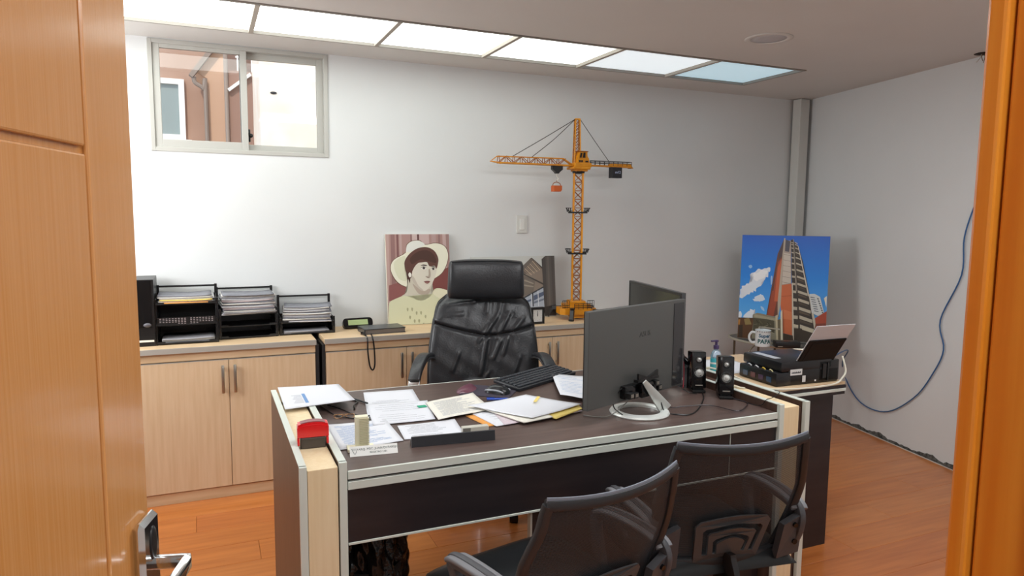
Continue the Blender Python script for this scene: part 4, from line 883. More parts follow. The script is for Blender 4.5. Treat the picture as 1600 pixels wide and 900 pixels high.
b = MB(); b.box(-0.036, 0.046, -0.042, 0.042, 0.958, 0.972, bev=0.003); b.box(-0.062, 0.062, -0.05, 0.05, 0.970, 0.986, bev=0.004); b.box(-0.050, 0.072, -0.046, 0.046, 0.984, 1.012, bev=0.005)
b.build('turntable', yellow, cr)
cb_ = MB().prism([(-0.028, 0), (0.058, 0), (0.052, 0.030), (0.042, 0.045), (0.040, 0.072), (-0.012, 0.072), (-0.024, 0.04)], -0.032, 0.03, T=Matrix.Translation((0, -0.010, 1.010)) @ Matrix.Rotation(R(90), 4, 'X')).build('cabin', yellow, cr)
b = MB(); y_ = -0.041
b.prism([(-0.016, 0.034), (-0.004, 0.034), (0.002, 0.064), (-0.010, 0.064)], 0, 0.003, T=Matrix.Translation((0, y_, 1.010)) @ Matrix.Rotation(R(90), 4, 'X'))
b.prism([(0.006, 0.034), (0.024, 0.034), (0.024, 0.066), (0.012, 0.066)], 0, 0.003, T=Matrix.Translation((0, y_, 1.010)) @ Matrix.Rotation(R(90), 4, 'X'))
b.box(-0.020, -0.010, y_ - 0.003, y_, 1.016, 1.028); b.box(-0.004, 0.006, y_ - 0.003, y_, 1.016, 1.028); b.box(0.026, 0.046, y_ - 0.003, y_, 1.017, 1.025); b.build('window', black_gl, cb_)
MB().box(-0.020, 0.046, -0.045, 0.025, 1.081, 1.087, bev=0.002).build('roof', yellow_d, cb_)
b = MB(); truss(b, 1.01, 1.285, 0.040, 0.028, 0.0030, 7, cx=-0.012, cy=0.008); b.mi = 0; b.box(-0.030, 0.006, -0.008, 0.024, 1.285, 1.294, bev=0.002); b.build('tower_top', [yellow, yellow_d], cr, rz=R(-14))
# jib
JB = 1.006
b = MB(); b.mi = 0
b.box(-0.545, -0.03, -0.022, 0.022, JB - 0.018, JB - 0.010); b.bar((-0.615, 0, JB - 0.005), (-0.54, -0.018, JB - 0.014), 0.006); b.bar((-0.615, 0, JB - 0.005), (-0.54, 0.018, JB - 0.014), 0.006)
for y_ in (-0.022, 0.022): b.bar((-0.56, y_, JB - 0.012), (-0.03, y_, JB - 0.012), 0.008)
tp = JB + 0.030; n_ = 9; xs = [-0.56 + (0.46) * k / n_ for k in range(n_ + 1)]
for y_ in (-0.010, 0.010): b.bar((-0.57, y_, tp - 0.004), (-0.115, y_, tp), 0.006); b.bar((-0.115, y_, tp), (-0.05, y_, JB - 0.008), 0.006)
b.bar((-0.605, 0, JB), (-0.57, 0, tp - 0.004), 0.005)
b.mi = 1
for k in range(n_):
    for s_ in (-1, 1):
        b.bar((xs[k], s_ * 0.020, JB - 0.012), (xs[k + 1], s_ * 0.010, tp), 0.004) if k % 2 == 0 else b.bar((xs[k + 1], s_ * 0.020, JB - 0.012), (xs[k], s_ * 0.010, tp), 0.004)
        b.bar((xs[k], s_ * 0.020, JB - 0.012), (xs[k], s_ * 0.010, tp), 0.0035)
b.build('jib', [yellow, yellow_d], cr)
b = MB(); b.box(0.05, 0.390, -0.024, 0.024, JB - 0.012, JB - 0.002, bev=0.001); b.box(0.235, 0.385, -0.026, 0.026, JB - 0.004, JB + 0.010, bev=0.002); b.prism([(0.385, -0.02), (0.405, -0.02), (0.385, 0.0)], -0.02, 0.02, T=Matrix.Translation((0, 0, JB + 0.004)) @ Matrix.Rotation(R(90), 4, 'X')); cj = b.build('counter_jib', yellow, cr)
b = MB()
for y_ in (-0.026, 0.026):
    for zz in (JB + 0.012, JB + 0.024): b.cyl((0.07, y_, zz), (0.385, y_, zz - (0 if zz > 1.02 else 0)), 0.0018, n=6)
    for k in range(10): x = 0.07 + 0.035 * k; b.cyl((x, y_, JB - 0.004), (x, y_, JB + 0.024), 0.0016, n=6)
b.cyl((0.385, -0.026, JB + 0.024), (0.385, 0.026, JB + 0.024), 0.0018, n=6); b.build('railing', black_pl, cj)
b = MB(); b.box(0.240, 0.315, -0.024, 0.024, JB - 0.082, JB - 0.012, bev=0.002); cw_ = b.build('counterweight', mat('weight_black', '#17181f', 0.35), cr)
b = MB(); b.text('m12', 0.024, Matrix.Translation((0.282, -0.0245, JB - 0.045)) @ Matrix.Rotation(R(90), 4, 'X'), 0.0005); b.build('lettering', mat('pale_blue_print', '#b9c6e6', 0.5), cw_)
for p0, p1 in (((-0.030, 0, 1.288), (-0.465, 0, tp)), ((-0.030, 0, 1.288), (-0.335, 0, tp)), ((0.006, 0, 1.288), (0.225, 0, JB + 0.026))):
    m_ = (Vector(p0) + Vector(p1)) / 2 + Vector((0, 0, -0.010 if p1[0] > -0.4 and p1[0] < 0 else -0.002)); b = MB(); b.tube([p0, m_, p1], 0.0021, n=6); b.build('stay_rope', black_pl, cr, smooth=True)
b = MB(); b.prism([(-0.036, 0.028), (-0.036, 0.006), (-0.016, -0.010), (-0.008, -0.020), (0.008, -0.020), (0.016, -0.010), (0.036, 0.006), (0.036, 0.028)], -0.014, 0.014, T=Matrix.Translation((-0.157, 0, JB - 0.046)) @ Matrix.Rotation(R(90), 4, 'X')); tk = b.build('trolley', black_pl, cr)
b = MB(); b.tube([(-0.157, 0, JB - 0.064), (-0.157, 0, JB - 0.083), (-0.146, 0, JB - 0.093), (-0.150, 0, JB - 0.107), (-0.160, 0, JB - 0.104)], 0.004); b.build('hook', mat('hook_white', '#d9d7cf', 0.4), tk, smooth=True)
bz = JB - 0.180; b = MB(); b.prism([(-0.028, 0), (0.020, 0), (0.028, 0.012), (0.028, 0.038), (-0.028, 0.038)], -0.022, 0.022, T=Matrix.Translation((-0.157, 0, bz)) @ Matrix.Rotation(R(90), 4, 'X')); bu = b.build('bucket', orange, tk)
b = MB(); b.tube([(-0.185, 0, bz + 0.036), (-0.180, 0, bz + 0.052), (-0.157, 0, bz + 0.060), (-0.134, 0, bz + 0.052), (-0.129, 0, bz + 0.036)], 0.0025); b.cyl((-0.157, 0, bz + 0.058), (-0.157, 0, JB - 0.104), 0.0015, n=6); b.build('bail', yellow_d, bu, smooth=True)

# ================================================================ LETTER TRAYS, BOX FILE
def tray_stack(label, loc, rz, w, d_, levels, hgt, posts_h, slope=0.0):
    t = thing('letter_tray', label, 'letter tray', loc, rz=rz)
    for li, z in enumerate(levels):
        b = MB(); b.box(-w / 2, w / 2, 0, d_, z, z + 0.003)
        b.box(-w / 2, -w / 2 + 0.003, 0.0, d_, z, z + hgt, bev=0.0008); b.box(w / 2 - 0.003, w / 2, 0.0, d_, z, z + hgt, bev=0.0008); b.box(-w / 2, w / 2, d_ - 0.003, d_, z, z + hgt, bev=0.0008)
        b.box(-w / 2, -w / 2 + 0.04, -0.0, 0.003, z, z + 0.012); b.box(w / 2 - 0.04, w / 2, -0.0, 0.003, z, z + 0.012); b.box(-w / 2, w / 2, -0.002, 0.002, z, z + 0.006, bev=0.001)
        b.build('tray', black_pl, t)
    for sx in (-1, 1):
        for y_ in (0.008, d_ - 0.008):
            b = MB(); b.box(sx * w / 2 - 0.007, sx * w / 2 + 0.007, y_ - 0.006, y_ + 0.006, 0.0, posts_h if y_ > 0.05 else levels[-1] + hgt, bev=0.0015); b.build('post', mat('tray_gloss', '#1a1a1c', 0.2), t)
    b = MB(); b.box(-w / 2, w / 2, d_ - 0.006, d_, posts_h - 0.014, posts_h - 0.004); b.build('rear_bar', black_pl, t)
    b = MB(); b.box(-w / 2, w / 2, d_ - 0.002, d_ + 0.001, 0.0, levels[-1] + hgt); b.box(-w / 2 - 0.001, -w / 2 + 0.002, 0.07, d_, 0, levels[-1]); b.box(w / 2 - 0.002, w / 2 + 0.001, 0.07, d_, 0, levels[-1]); b.build('back_panel', black_pl, t)
    return t
def stack(label, cx, cy, z, w, d_, h, n, mats, rz=0.0, seed=1, group=None, tilt=0):
    """pile of loose sheets: one thing per pile, each visible batch of sheets a part"""
    rnd = random.Random(seed); t = thing('paper_stack', label, 'paper stack', (cx, cy, z), rz=rz, group=group)
    th = h / n
    for i in range(n):
        b = MB(); dx, dy, a = rnd.uniform(-.006, .006), rnd.uniform(-.006, .008), rnd.uniform(-.03, .03); sw = rnd.uniform(.93, 1.0); ph_ = rnd.uniform(0, 6)
        f_ = lambda u, v, k: Matrix.Rotation(a, 3, 'Z') @ Vector(((u - .5) * w * sw + dx, v * d_ + dy, i * th + k + 0.12 * th * math.sin(u * 5 + ph_) + tilt * v * 0 + 0.006 * (i / n) * (2 * u - 1) ** 2))
        b.grid(lambda u, v: f_(u, v, th * 0.82), 10, 2, lambda u, v: f_(u, v, 0)); b.build('sheets', mats[i % len(mats)], t)
    return t
CT = 0.8055
t1 = tray_stack('black three-tier letter tray with a perforated middle panel, nearest the open door', (-0.108, 3.905, CT), R(0), 0.285, 0.25, [0.004, 0.098, 0.205], 0.030, 0.285)
b = MB(); b.box(-0.139, 0.139, 0.002, 0.005, 0.103, 0.140); pf_ = b.build('perforated_front', black_pl, t1)
b = MB()
for r_ in range(4):
    for k in range(18):
        if k == 9: continue
        if r_ == 0 and not 6 <= k <= 12: continue
        x = -0.122 + k * 0.0142; b.box(x - 0.004, x + 0.004, 0.0008, 0.003, 0.106 + r_ * 0.0085, 0.1095 + r_ * 0.0085)
o = b.build('perforations', mat('perforation_light', '#9a8f90', 0.6), pf_); o['kind'] = 'stuff'
t2 = tray_stack('black letter tray heaped with grey-shaded papers, the middle of the three trays', (0.194, 3.972, CT), R(3), 0.288, 0.22, [0.004, 0.065, 0.128], 0.034, 0.262)
t3 = tray_stack('low two-tier black letter tray with fanned papers, nearest the phone-like device', (0.502, 3.99, CT), R(-1), 0.285, 0.20, [0.004, 0.066], 0.030, 0.205)
greys = [mat('sheet_a', '#c4c3c6', 0.8), mat('sheet_b', '#9b9ba0', 0.8), mat('sheet_c', '#dddcd8', 0.8), mat('sheet_d', '#7e7f86', 0.8)]  # darker greys put the shadow between sheet edges into the colour
stack('white paper ream in the bottom of the perforated letter tray', -0.105, 3.915, CT + 0.0075, 0.255, 0.21, 0.020, 3, [greys[1], greys[2]], seed=2)
stack('mixed white and orange papers on top of the perforated letter tray', -0.108, 3.912, CT + 0.2085, 0.262, 0.21, 0.040, 6, [paper_o, greys[2], paper_y, greys[0], greys[2], greys[3]], seed=4)
stack('tall heap of grey-shaded and white papers on the middle letter tray', 0.194, 3.965, CT + 0.1315, 0.275, 0.20, 0.105, 14, greys + [mat('sheet_mauve', '#c9bcc0', 0.8)], rz=R(3), seed=5)
stack('fanned heap of grey-shaded papers on the low letter tray', 0.50, 3.985, CT + 0.0695, 0.262, 0.18, 0.085, 12, greys[:], rz=R(-5), seed=9)
stack('dark-shaded sheets in the bottom of the low letter tray', 0.495, 3.99, CT + 0.0075, 0.25, 0.17, 0.012, 2, [greys[3], greys[1]], seed=11)
bf = thing('box_file', 'tall black box file at the left end of the cabinet beside the door', 'box file', (-0.300, 3.895, CT))
b = MB(); b.box(-0.046, 0.046, 0.0, 0.26, 0, 0.337, bev=0.002); b.build('case', black_pl, bf)
MB().box(-0.040, 0.034, -0.003, 0.0, 0.095, 0.332, bev=0.001).build('spine', black_gl, bf)
b = MB(); b.lathe([(0.001, 0), (0.018, 0.0), (0.018, 0.002), (0.001, 0.003)], n=24); o = b.build('finger_hole', mat('hole_ring', '#5c5a60', 0.3), bf, loc=(0.012, -0.003, 0.108)); o.rotation_euler = (R(90), 0, 0); o.scale = (1, 0.6, 1)
MB().box(-0.040, 0.040, -0.002, 0.001, 0.022, 0.032).build('label_strip', paper_w, bf)

# device with green display, black book with strap, small clock
dv = thing('desk_calculator', 'small black device with a pale green display beside the low tray', 'calculator', (0.80, 4.10, CT), rz=R(2))
b = MB(); pr = rrect(0.175, 0.056, 0.02, 5); b.prism(pr, -0.015, 0.015, T=Matrix.Translation((0, 0, 0.030)) @ Matrix.Rotation(R(62), 4, 'X')); b.build('case', black_gl, dv)
MB().box(-0.058, 0.058, -0.016, 0.016, 0.0148, 0.0162, T=Matrix.Translation((0, 0, 0.030)) @ Matrix.Rotation(R(62), 4, 'X')).build('display', mat('lcd_green', '#a9ba84', 0.3), dv)
bo = thing('notebook', 'thick black notebook lying on the cabinet with a strap hanging over the edge', 'notebook', (0.905, 3.935, CT), rz=R(3))
b = MB(); b.box(-0.12, 0.12, -0.075, 0.075, 0, 0.004, bev=0.001); b.box(-0.12, 0.12, -0.075, 0.075, 0.026, 0.030, bev=0.001); b.box(-0.12, -0.114, -0.075, 0.075, 0, 0.03, bev=0.001); b.build('cover', mat('notebook_cover', '#35383c', 0.3), bo)
MB().box(-0.114, 0.117, -0.072, 0.072, 0.004, 0.026).build('page_block', mat('page_edges', '#6d655f', 0.7), bo)
b = MB(); b.sweep(spline([(0.0, 0.03, 0.004), (-0.02, -0.02, 0.004), (-0.005, -0.112, -0.002), (-0.004, -0.125, -0.08), (0.006, -0.125, -0.16), (0.022, -0.126, -0.185), (0.034, -0.126, -0.15), (0.030, -0.125, -0.05), (0.022, -0.118, 0.002), (0.03, -0.04, 0.004)], 5), [(-0.004, -0.001), (0.004, -0.001), (0.004, 0.001), (-0.004, 0.001)], upv=(0, 1, 0.02))
tag(b.build('strap', black_pl, loc=(0.795, 3.90, CT), smooth=True), 'black wrist strap looping down over the cabinet front', 'strap')
ck = thing('desk_clock', 'small square desk clock with black frame and white face beside the leather chair', 'clock', (1.873, 3.88, CT), rz=R(2))
b = MB(); fr_box(b, -0.047, 0.047, 0, 0.105, 0.014, -0.012, 0.012); b.build('frame', black_pl, ck)
fc_ = MB().box(-0.034, 0.034, -0.004, 0.008, 0.013, 0.092).build('face', mat('clock_face', '#dcdad6', 0.6), ck)
b = MB(); b.box(-0.0012, 0.0012, -0.006, -0.0045, 0.05, 0.082); b.box(-0.0022, 0.0022, -0.006, -0.0045, 0.048, 0.066)
for k in range(12): a = k * PI / 6; b.box(0.027 * math.cos(a) - 0.001, 0.027 * math.cos(a) + 0.001, -0.0052, -0.0045, 0.052 + 0.030 * math.sin(a) - 0.001, 0.052 + 0.030 * math.sin(a) + 0.001)
b.build('hands', ink_d, fc_)

# ================================================================ PICTURES (flat prints built as thin coloured shapes on a board)
def flat(c, rough=0.5): return mat('print_' + c.lstrip('#'), c, rough)
def print_mesh(name, parent, W_, H_, shapes, y0=-0.0012, step=0.00012, rough=0.5, uvf=None):
    """shapes: list of (colour, [(u,v)...]) drawn back to front on the board facing local -Y"""
    b = MB(); mats = []; 
    for i, (c, pts) in enumerate(shapes):
        mm = c if not isinstance(c, str) else flat(c, rough)
        if mm not in mats: mats.append(mm)
        b.mi = mats.index(mm); pts = [uvf(*p) if uvf else p for p in pts]
        b.poly([((p[0] - 0.5) * W_, y0 - step * i, p[1] * H_) for p in pts])
    me = bpy.data.meshes.new(name); bmesh.ops.triangulate(b.bm, faces=[f_ for f_ in b.bm.faces if len(f_.verts) > 4]); 
    for f_ in b.bm.faces:
        f_.normal_update()
        if f_.normal.y > 0: f_.normal_flip()
    b.bm.to_mesh(me); b.bm.free()
    for mm in mats: me.materials.append(mm)
    o = bpy.data.objects.new(name, me); COL.objects.link(o); o.parent = parent; return o
def smoothpoly(pts, sub=4): return [(p.x, p.y) for p in spline([(a, b_, 0) for a, b_ in pts], sub, True)]
# --- portrait of a woman with a wide hat
pt = thing('portrait_board', 'sepia portrait of a person in a wide cream hat leaning on the back wall', 'picture', (1.193, 4.120, CT), rot=(R(-7), 0, 0))
PW, PH = 0.405, 0.556
MB().box(-PW / 2, PW / 2, 0, 0.018, 0, PH, bev=0.001).build('board', mat('board_cream', '#d8d2c0', 0.6), pt)
def uv1(x, y):
    t = (y - 35) / 795.0; return ((x - (120 + 25 * t)) / (560 - 15 * t), 1 - t)
sh = [('#a9867f', [(120, 35), (680, 35), (690, 830), (145, 830)])]
for x0, x1, c in ((120, 150, '#b89a92'), (165, 200, '#8f6a66'), (215, 232, '#7d5351'), (240, 260, '#b79b95'), (335, 350, '#8c6a66'), (350, 395, '#c6b0ab'), (395, 412, '#5c3432'), (412, 500, '#c2a7a3'), (520, 560, '#b0938e'), (580, 600, '#93716d'), (620, 650, '#bda29d'), (655, 684, '#9d7c77')):
    sh.append((c, [(x0, 36), (x1, 36), (x1 + 12, 640), (x0 + 12, 640)]))
sh += [('#7a3f3a', [(470, 400), (688, 330), (688, 560), (520, 560)]), ('#8a5350', [(150, 480), (300, 440), (300, 620), (150, 615)])]
P_ = lambda c, pts, s_=4: sh.append((c, smoothpoly(pts, s_)))
P_('#6a4a3c', [(160, 345), (185, 260), (290, 195), (300, 130), (350, 92), (420, 90), (465, 125), (560, 112), (640, 140), (672, 210), (660, 300), (610, 390), (520, 450), (440, 500), (310, 506), (215, 455)])
P_('#e6e4cf', [(165, 345), (190, 262), (294, 199), (304, 134), (352, 97), (418, 95), (463, 130), (560, 117), (636, 144), (667, 212), (655, 298), (606, 385), (516, 446), (440, 495), (312, 500), (220, 450)])
P_('#dfe0d8', [(300, 190), (306, 136), (352, 99), (418, 97), (462, 132), (400, 160), (340, 190)])
P_('#d8d8bc', [(190, 300), (230, 250), (290, 230), (280, 330), (300, 440), (230, 420)])
P_('#cbc5b4', [(330, 420), (520, 430), (505, 540), (540, 600), (420, 640), (240, 600), (300, 540)])   # neck
P_('#b4a596', [(350, 470), (430, 535), (500, 520), (480, 570), (400, 560)])
P_('#d9d3c4', [(340, 380), (365, 300), (430, 275), (540, 300), (562, 345), (545, 420), (515, 480), (470, 532), (430, 536), (385, 495), (350, 440)])   # face
P_('#c3b9ab', [(345, 400), (365, 420), (400, 490), (440, 530), (430, 536), (385, 497), (350, 445)])
P_('#5a352b', [(285, 270), (330, 205), (400, 160), (480, 152), (545, 185), (578, 250), (575, 300), (560, 345), (545, 318), (500, 322), (478, 285), (440, 285), (400, 292), (372, 320), (350, 360), (335, 425), (300, 380), (285, 330)])
P_('#452619', [(330, 250), (400, 190), (480, 180), (540, 220), (560, 290), (500, 280), (420, 260), (350, 300)])
P_('#4a2a20', [(296, 360), (318, 380), (330, 420), (325, 465), (312, 430), (305, 480), (302, 420)])
P_('#e9e6dc', [(315, 385), (328, 372), (340, 392), (332, 415), (318, 408)])
P_('#3e2a26', [(420, 315), (445, 305), (478, 312), (470, 318), (440, 314)]); P_('#3e2a26', [(512, 325), (535, 322), (558, 330), (540, 331)])
P_('#eeeae2', [(425, 338), (445, 325), (472, 338), (450, 350)]); P_('#2f1f1c', [(436, 338), (448, 327), (462, 338), (449, 348)]); P_('#2f1f1c', [(420, 334), (445, 322), (474, 334), (446, 328)])
P_('#eeeae2', [(512, 348), (530, 337), (552, 347), (534, 357)]); P_('#2f1f1c', [(520, 347), (531, 338), (544, 347), (533, 356)]); P_('#2f1f1c', [(510, 343), (531, 333), (555, 343), (532, 338)])
P_('#b0a293', [(490, 350), (502, 350), (506, 400), (494, 425), (470, 418), (462, 408), (488, 405)]); P_('#6b4d45', [(462, 410), (475, 416), (496, 420), (480, 423)])
P_('#7c4a46', [(444, 456), (475, 450), (503, 455), (478, 463)]); P_('#8f5f58', [(450, 460), (478, 464), (500, 458), (478, 476)])
P_('#d4d4b2', [(150, 632), (200, 600), (280, 575), (350, 600), (420, 625), (500, 590), (540, 525), (600, 522), (660, 548), (690, 570), (690, 700), (690, 826), (150, 826), (146, 720)], 3)
P_('#e1dec2', [(520, 560), (560, 530), (620, 530), (672, 560), (680, 640), (600, 620)])
for k in range(9): x = 300 + 38 * (k % 5) + (k // 5) * 20; y_ = 680 + 35 * (k // 2); P_('#a8a784', [(x, y_), (x + 12, y_ + 8), (x + 6, y_ + 34), (x - 4, y_ + 18)], 2)
def clamp01(f_):
    def g(x, y):
        u, v = f_(x, y); return (min(0.998, max(0.002, u)), min(0.998, max(0.002, v)))
    return g
print_mesh('print', pt, PW, PH, sh, uvf=clamp01(uv1))
# --- grey architecture print
ap = thing('architecture_board', 'pale board with a grey concrete building, mostly behind the leather chair', 'picture', (1.838, 4.135, CT), rot=(R(-6), 0, 0))
AW, AH = 0.600, 0.408
MB().box(-AW / 2, AW / 2, 0, 0.006, 0, AH, bev=0.001).build('board', mat('board_grey', '#c9cac6', 0.55), ap)
def uv2(x, y):
    px_, py_ = 800 + x / 6.925, 390 + y / 6.925; return ((px_ - 735) / 132.5, 1 - (py_ - 399 + (0 * px_)) / 91.0)
sh = [('#c6c8c4', [(-450, 62), (465, 62), (480, 690), (-450, 690)])]
sh += [('#6c635c', [(60, 200), (200, 82), (325, 185), (330, 380), (98, 490), (-100, 560), (-100, 330)]), ('#8a7d71', [(105, 255), (330, 190), (330, 380), (98, 490)])]
for k in range(9): sh.append(('#b9a58e' if k % 2 else '#8f7f6f', [(112 + k * 14, 205 - k * 12.5), (118 + k * 14, 200 - k * 12.5), (190 + k * 16, 262 - k * 8), (182 + k * 16, 268 - k * 8)]))
sh += [('#4b4642', [(200, 82), (208, 80), (328, 182), (322, 196)]), ('#4b4642', [(105, 248), (112, 240), (330, 345), (326, 362)]), ('#756b62', [(120, 262), (240, 318), (215, 430), (100, 470)]),
       ('#9c9284', [(120, 300), (220, 340), (218, 352), (116, 316)]), ('#9c9284', [(112, 350), (220, 372), (216, 384), (108, 366)]),
       ('#aab3c0', [(98, 492), (330, 392), (332, 600), (98, 600)]), ('#3e4248', [(98, 484), (330, 376), (330, 392), (98, 500)]), ('#2e3034', [(200, 442), (212, 436), (214, 580), (202, 580)]), ('#54607a', [(215, 470), (328, 430), (330, 470), (216, 520)]), ('#54607a', [(120, 520), (190, 500), (190, 520), (120, 545)]), ('#717b8c', [(216, 530), (330, 500), (330, 520), (216, 552)]), ('#d4d9e0', [(262, 420), (270, 417), (272, 580), (264, 580)]), ('#d4d9e0', [(185, 450), (192, 447), (194, 580), (187, 580)])]
sh += [('#4a4644', [(318, 96), (362, 62), (368, 680), (335, 662)]), ('#5b5653', [(362, 62), (464, 64), (480, 680), (366, 680)]), ('#67615c', [(380, 66), (400, 66), (408, 678), (386, 678)]), ('#524d4a', [(425, 66), (445, 66), (455, 678), (433, 678)]),
       ('#33302f', [(330, 590), (480, 570), (482, 684), (336, 684)])]
print_mesh('print', ap, AW, AH, sh, uvf=clamp01(uv2))
# --- blue sky tower picture in the corner
bp_ = thing('tower_picture', 'bright blue sky photo board of a brick and concrete tower in the corner', 'picture', (3.456, 3.862, 0.624), rot=None, rz=R(-45))
bp_.rotation_euler = (Matrix.Rotation(R(-45), 4, 'Z') @ Matrix.Rotation(R(-6), 4, 'X')).to_euler()
BW, BH = 0.575, 0.735
bd = MB().box(-BW / 2, BW / 2, 0, 0.012, 0, BH, bev=0.001).build('board', mat('board_edge', '#8e8c86', 0.5), bp_)
off = Matrix.Translation((BW / 2, 0, 0))
sky_m = bpy.data.materials.new('print_sky'); sky_m.use_nodes = True; nt = sky_m.node_tree; pb = nt.nodes['Principled BSDF']; pb.inputs['Roughness'].default_value = 0.35
tc = nt.nodes.new('ShaderNodeTexCoord'); sp = nt.nodes.new('ShaderNodeSeparateXYZ'); cr_ = nt.nodes.new('ShaderNodeValToRGB'); nt.links.new(tc.outputs['Generated'], sp.inputs[0]); nt.links.new(sp.outputs['Z'], cr_.inputs[0])
cr_.color_ramp.elements[0].color = lin('#5aaef0'); cr_.color_ramp.elements[0].position = 0.2; cr_.color_ramp.elements[1].color = lin('#0d5cc4'); cr_.color_ramp.elements[1].position = 1.0
e_ = cr_.color_ramp.elements.new(0.6); e_.color = lin('#1c84e0'); nt.links.new(cr_.outputs[0], pb.inputs['Base Color'])
def uv3(x, y):
    t = max(0, (y - 50) / 800.0); xl, xr = 98 - 43 * t, 760 - 25 * t; u = (x - xl) / (xr - xl); return (u, 1 - (y - 50 - 20 * u) / 795.0)
sh = [(sky_m, [(90, 40), (770, 60), (770, 900), (40, 900)])]
rc_ = random.Random(5)
def C_(c, pts, amp=9):
    sh.append((c, [(x + rc_.uniform(-amp, amp), y + rc_.uniform(-amp, amp)) for x, y in smoothpoly(pts, 4)]))
C_('#dfe6ee', [(76, 470), (110, 440), (160, 420), (180, 380), (160, 350), (205, 325), (260, 315), (300, 308), (312, 335), (290, 370), (260, 400), (240, 440), (200, 480), (150, 505), (100, 530), (74, 530)])
C_('#f2f4f6', [(180, 360), (220, 335), (285, 320), (280, 360), (235, 395), (200, 400)]); C_('#d7e2ee', [(185, 535), (225, 512), (262, 520), (275, 550), (235, 570), (195, 555)])
P_('#dfe8f2', [(62, 660), (80, 640), (92, 665), (85, 690), (62, 690)]); C_('#e4ebf3', [(110, 680), (140, 640), (180, 625), (195, 650), (185, 688), (120, 692)]); P_('#a9ccef', [(240, 600), (262, 610), (270, 635), (250, 625)]); P_('#8fbcea', [(145, 292), (165, 282), (175, 298), (158, 310)])
P_('#9cc0e6', [(318, 375), (330, 370), (328, 425), (320, 430)])
sh += [('#6b3f30', [(420, 80), (370, 200), (285, 665), (380, 680), (405, 230)]), ('#a0492f', [(402, 230), (372, 262), (345, 400), (300, 640), (290, 668), (340, 675), (372, 520)]), ('#c4633c', [(400, 235), (372, 300), (345, 560), (372, 560), (390, 400)]), ('#5a3b33', [(372, 262), (362, 270), (330, 480), (338, 480)]), ('#4c3a3e', [(420, 82), (380, 180), (378, 240), (404, 215)])]
sh += [('#b7ab98', [(418, 80), (428, 80), (400, 560), (372, 700), (372, 560)]), ('#a99a8e', [(425, 95), (470, 100), (475, 430), (400, 440)]), ('#c9bfb2', [(418, 190), (465, 200), (472, 420), (405, 430)])]
for k in range(6): y_ = 200 + k * 42; sh.append(('#8d8178', [(415 - k * 2.5, y_), (467 + k, y_ + 12), (467 + k, y_ + 15), (415 - k * 2.5, y_ + 3)]))
sh += [('#c8693f', [(403, 435), (475, 425), (492, 620), (490, 815), (415, 800), (395, 600)]), ('#b35a34', [(400, 520), (482, 510), (484, 516), (400, 526)]), ('#d57c50', [(415, 620), (484, 640), (486, 700), (416, 690)]), ('#4a4a55', [(430, 90), (465, 105), (455, 185), (425, 178)]), ('#2e2622', [(468, 95), (480, 90), (510, 480), (490, 480)])]
sh += [('#3a322c', [(480, 90), (522, 140), (560, 260), (610, 500), (660, 740), (660, 880), (495, 870), (488, 600), (474, 300)])]
for k in range(14):
    t = (k / 14) ** 1.45; y_ = 110 + t * 690; xa = 472 + t * 20; xm = 498 + t * 50; xb = 520 + t * 145; h_ = 6 + t * 24
    sh.append(('#b9b09c', [(xa, y_), (xa + 14 + t * 30, y_ + 4), (xa + 14 + t * 30, y_ + 4 + h_), (xa, y_ + h_)])); sh.append(('#b9b09c', [(xm, y_), (xb, y_ + 10 + t * 25), (xb, y_ + 10 + t * 25 + h_), (xm, y_ + h_)]))
    sh.append((('#4f4438', '#5e5040')[k % 2], [(xm + 4, y_ + h_ + 6), (xb - 8, y_ + h_ + 20 + t * 20), (xb - 6, y_ + h_ + 24 + t * 30), (xm + 4, y_ + h_ + 12 + t * 18)]))
sh += [('#8f867a', [(484, 88), (490, 88), (520, 480), (508, 480)]), ('#c9c0ae', [(478, 420), (486, 420), (500, 875), (485, 875)]), ('#cfc8b8', [(520, 140), (526, 145), (610, 510), (602, 520)]), ('#c2baa6', [(604, 500), (612, 505), (668, 745), (650, 760)])]
sh += [('#cfd3d2', [(610, 500), (650, 498), (690, 520), (722, 640), (680, 665), (630, 640)])]
for k in range(7): sh.append(('#5a6470', [(618 + k * 5, 520 + k * 17), (650 + k * 5, 525 + k * 17), (651 + k * 5, 531 + k * 17), (619 + k * 5, 526 + k * 17)])); sh.append(('#525a60', [(668 + k * 6, 528 + k * 17), (680 + k * 6, 532 + k * 17), (682 + k * 6, 542 + k * 17), (670 + k * 6, 538 + k * 17)]))
sh += [('#e3ddc8', [(718, 530), (740, 512), (738, 600)]), ('#a5452c', [(655, 680), (742, 625), (740, 720), (660, 725)]), ('#7d3b2a', [(660, 720), (740, 715), (738, 850), (640, 850)])]
sh += [('#8a8470', [(180, 665), (215, 650), (370, 680), (370, 890), (160, 890)]), ('#4e4a38', [(185, 690), (345, 700), (350, 800), (180, 790)]), ('#a59c83', [(190, 662), (360, 690), (360, 708), (190, 682)])]
rnd = random.Random(3)
for k in range(26):
    x = rnd.uniform(185, 340); y_ = rnd.uniform(700, 790); a = rnd.uniform(-1.2, 1.2); dx, dy = 30 * math.cos(a), 30 * math.sin(a); sh.append((rnd.choice(['#77705a', '#9b937a', '#333023', '#5f5a42']), [(x, y_), (x + dx, y_ + dy), (x + dx - 3, y_ + dy + 5), (x - 3, y_ + 5)]))
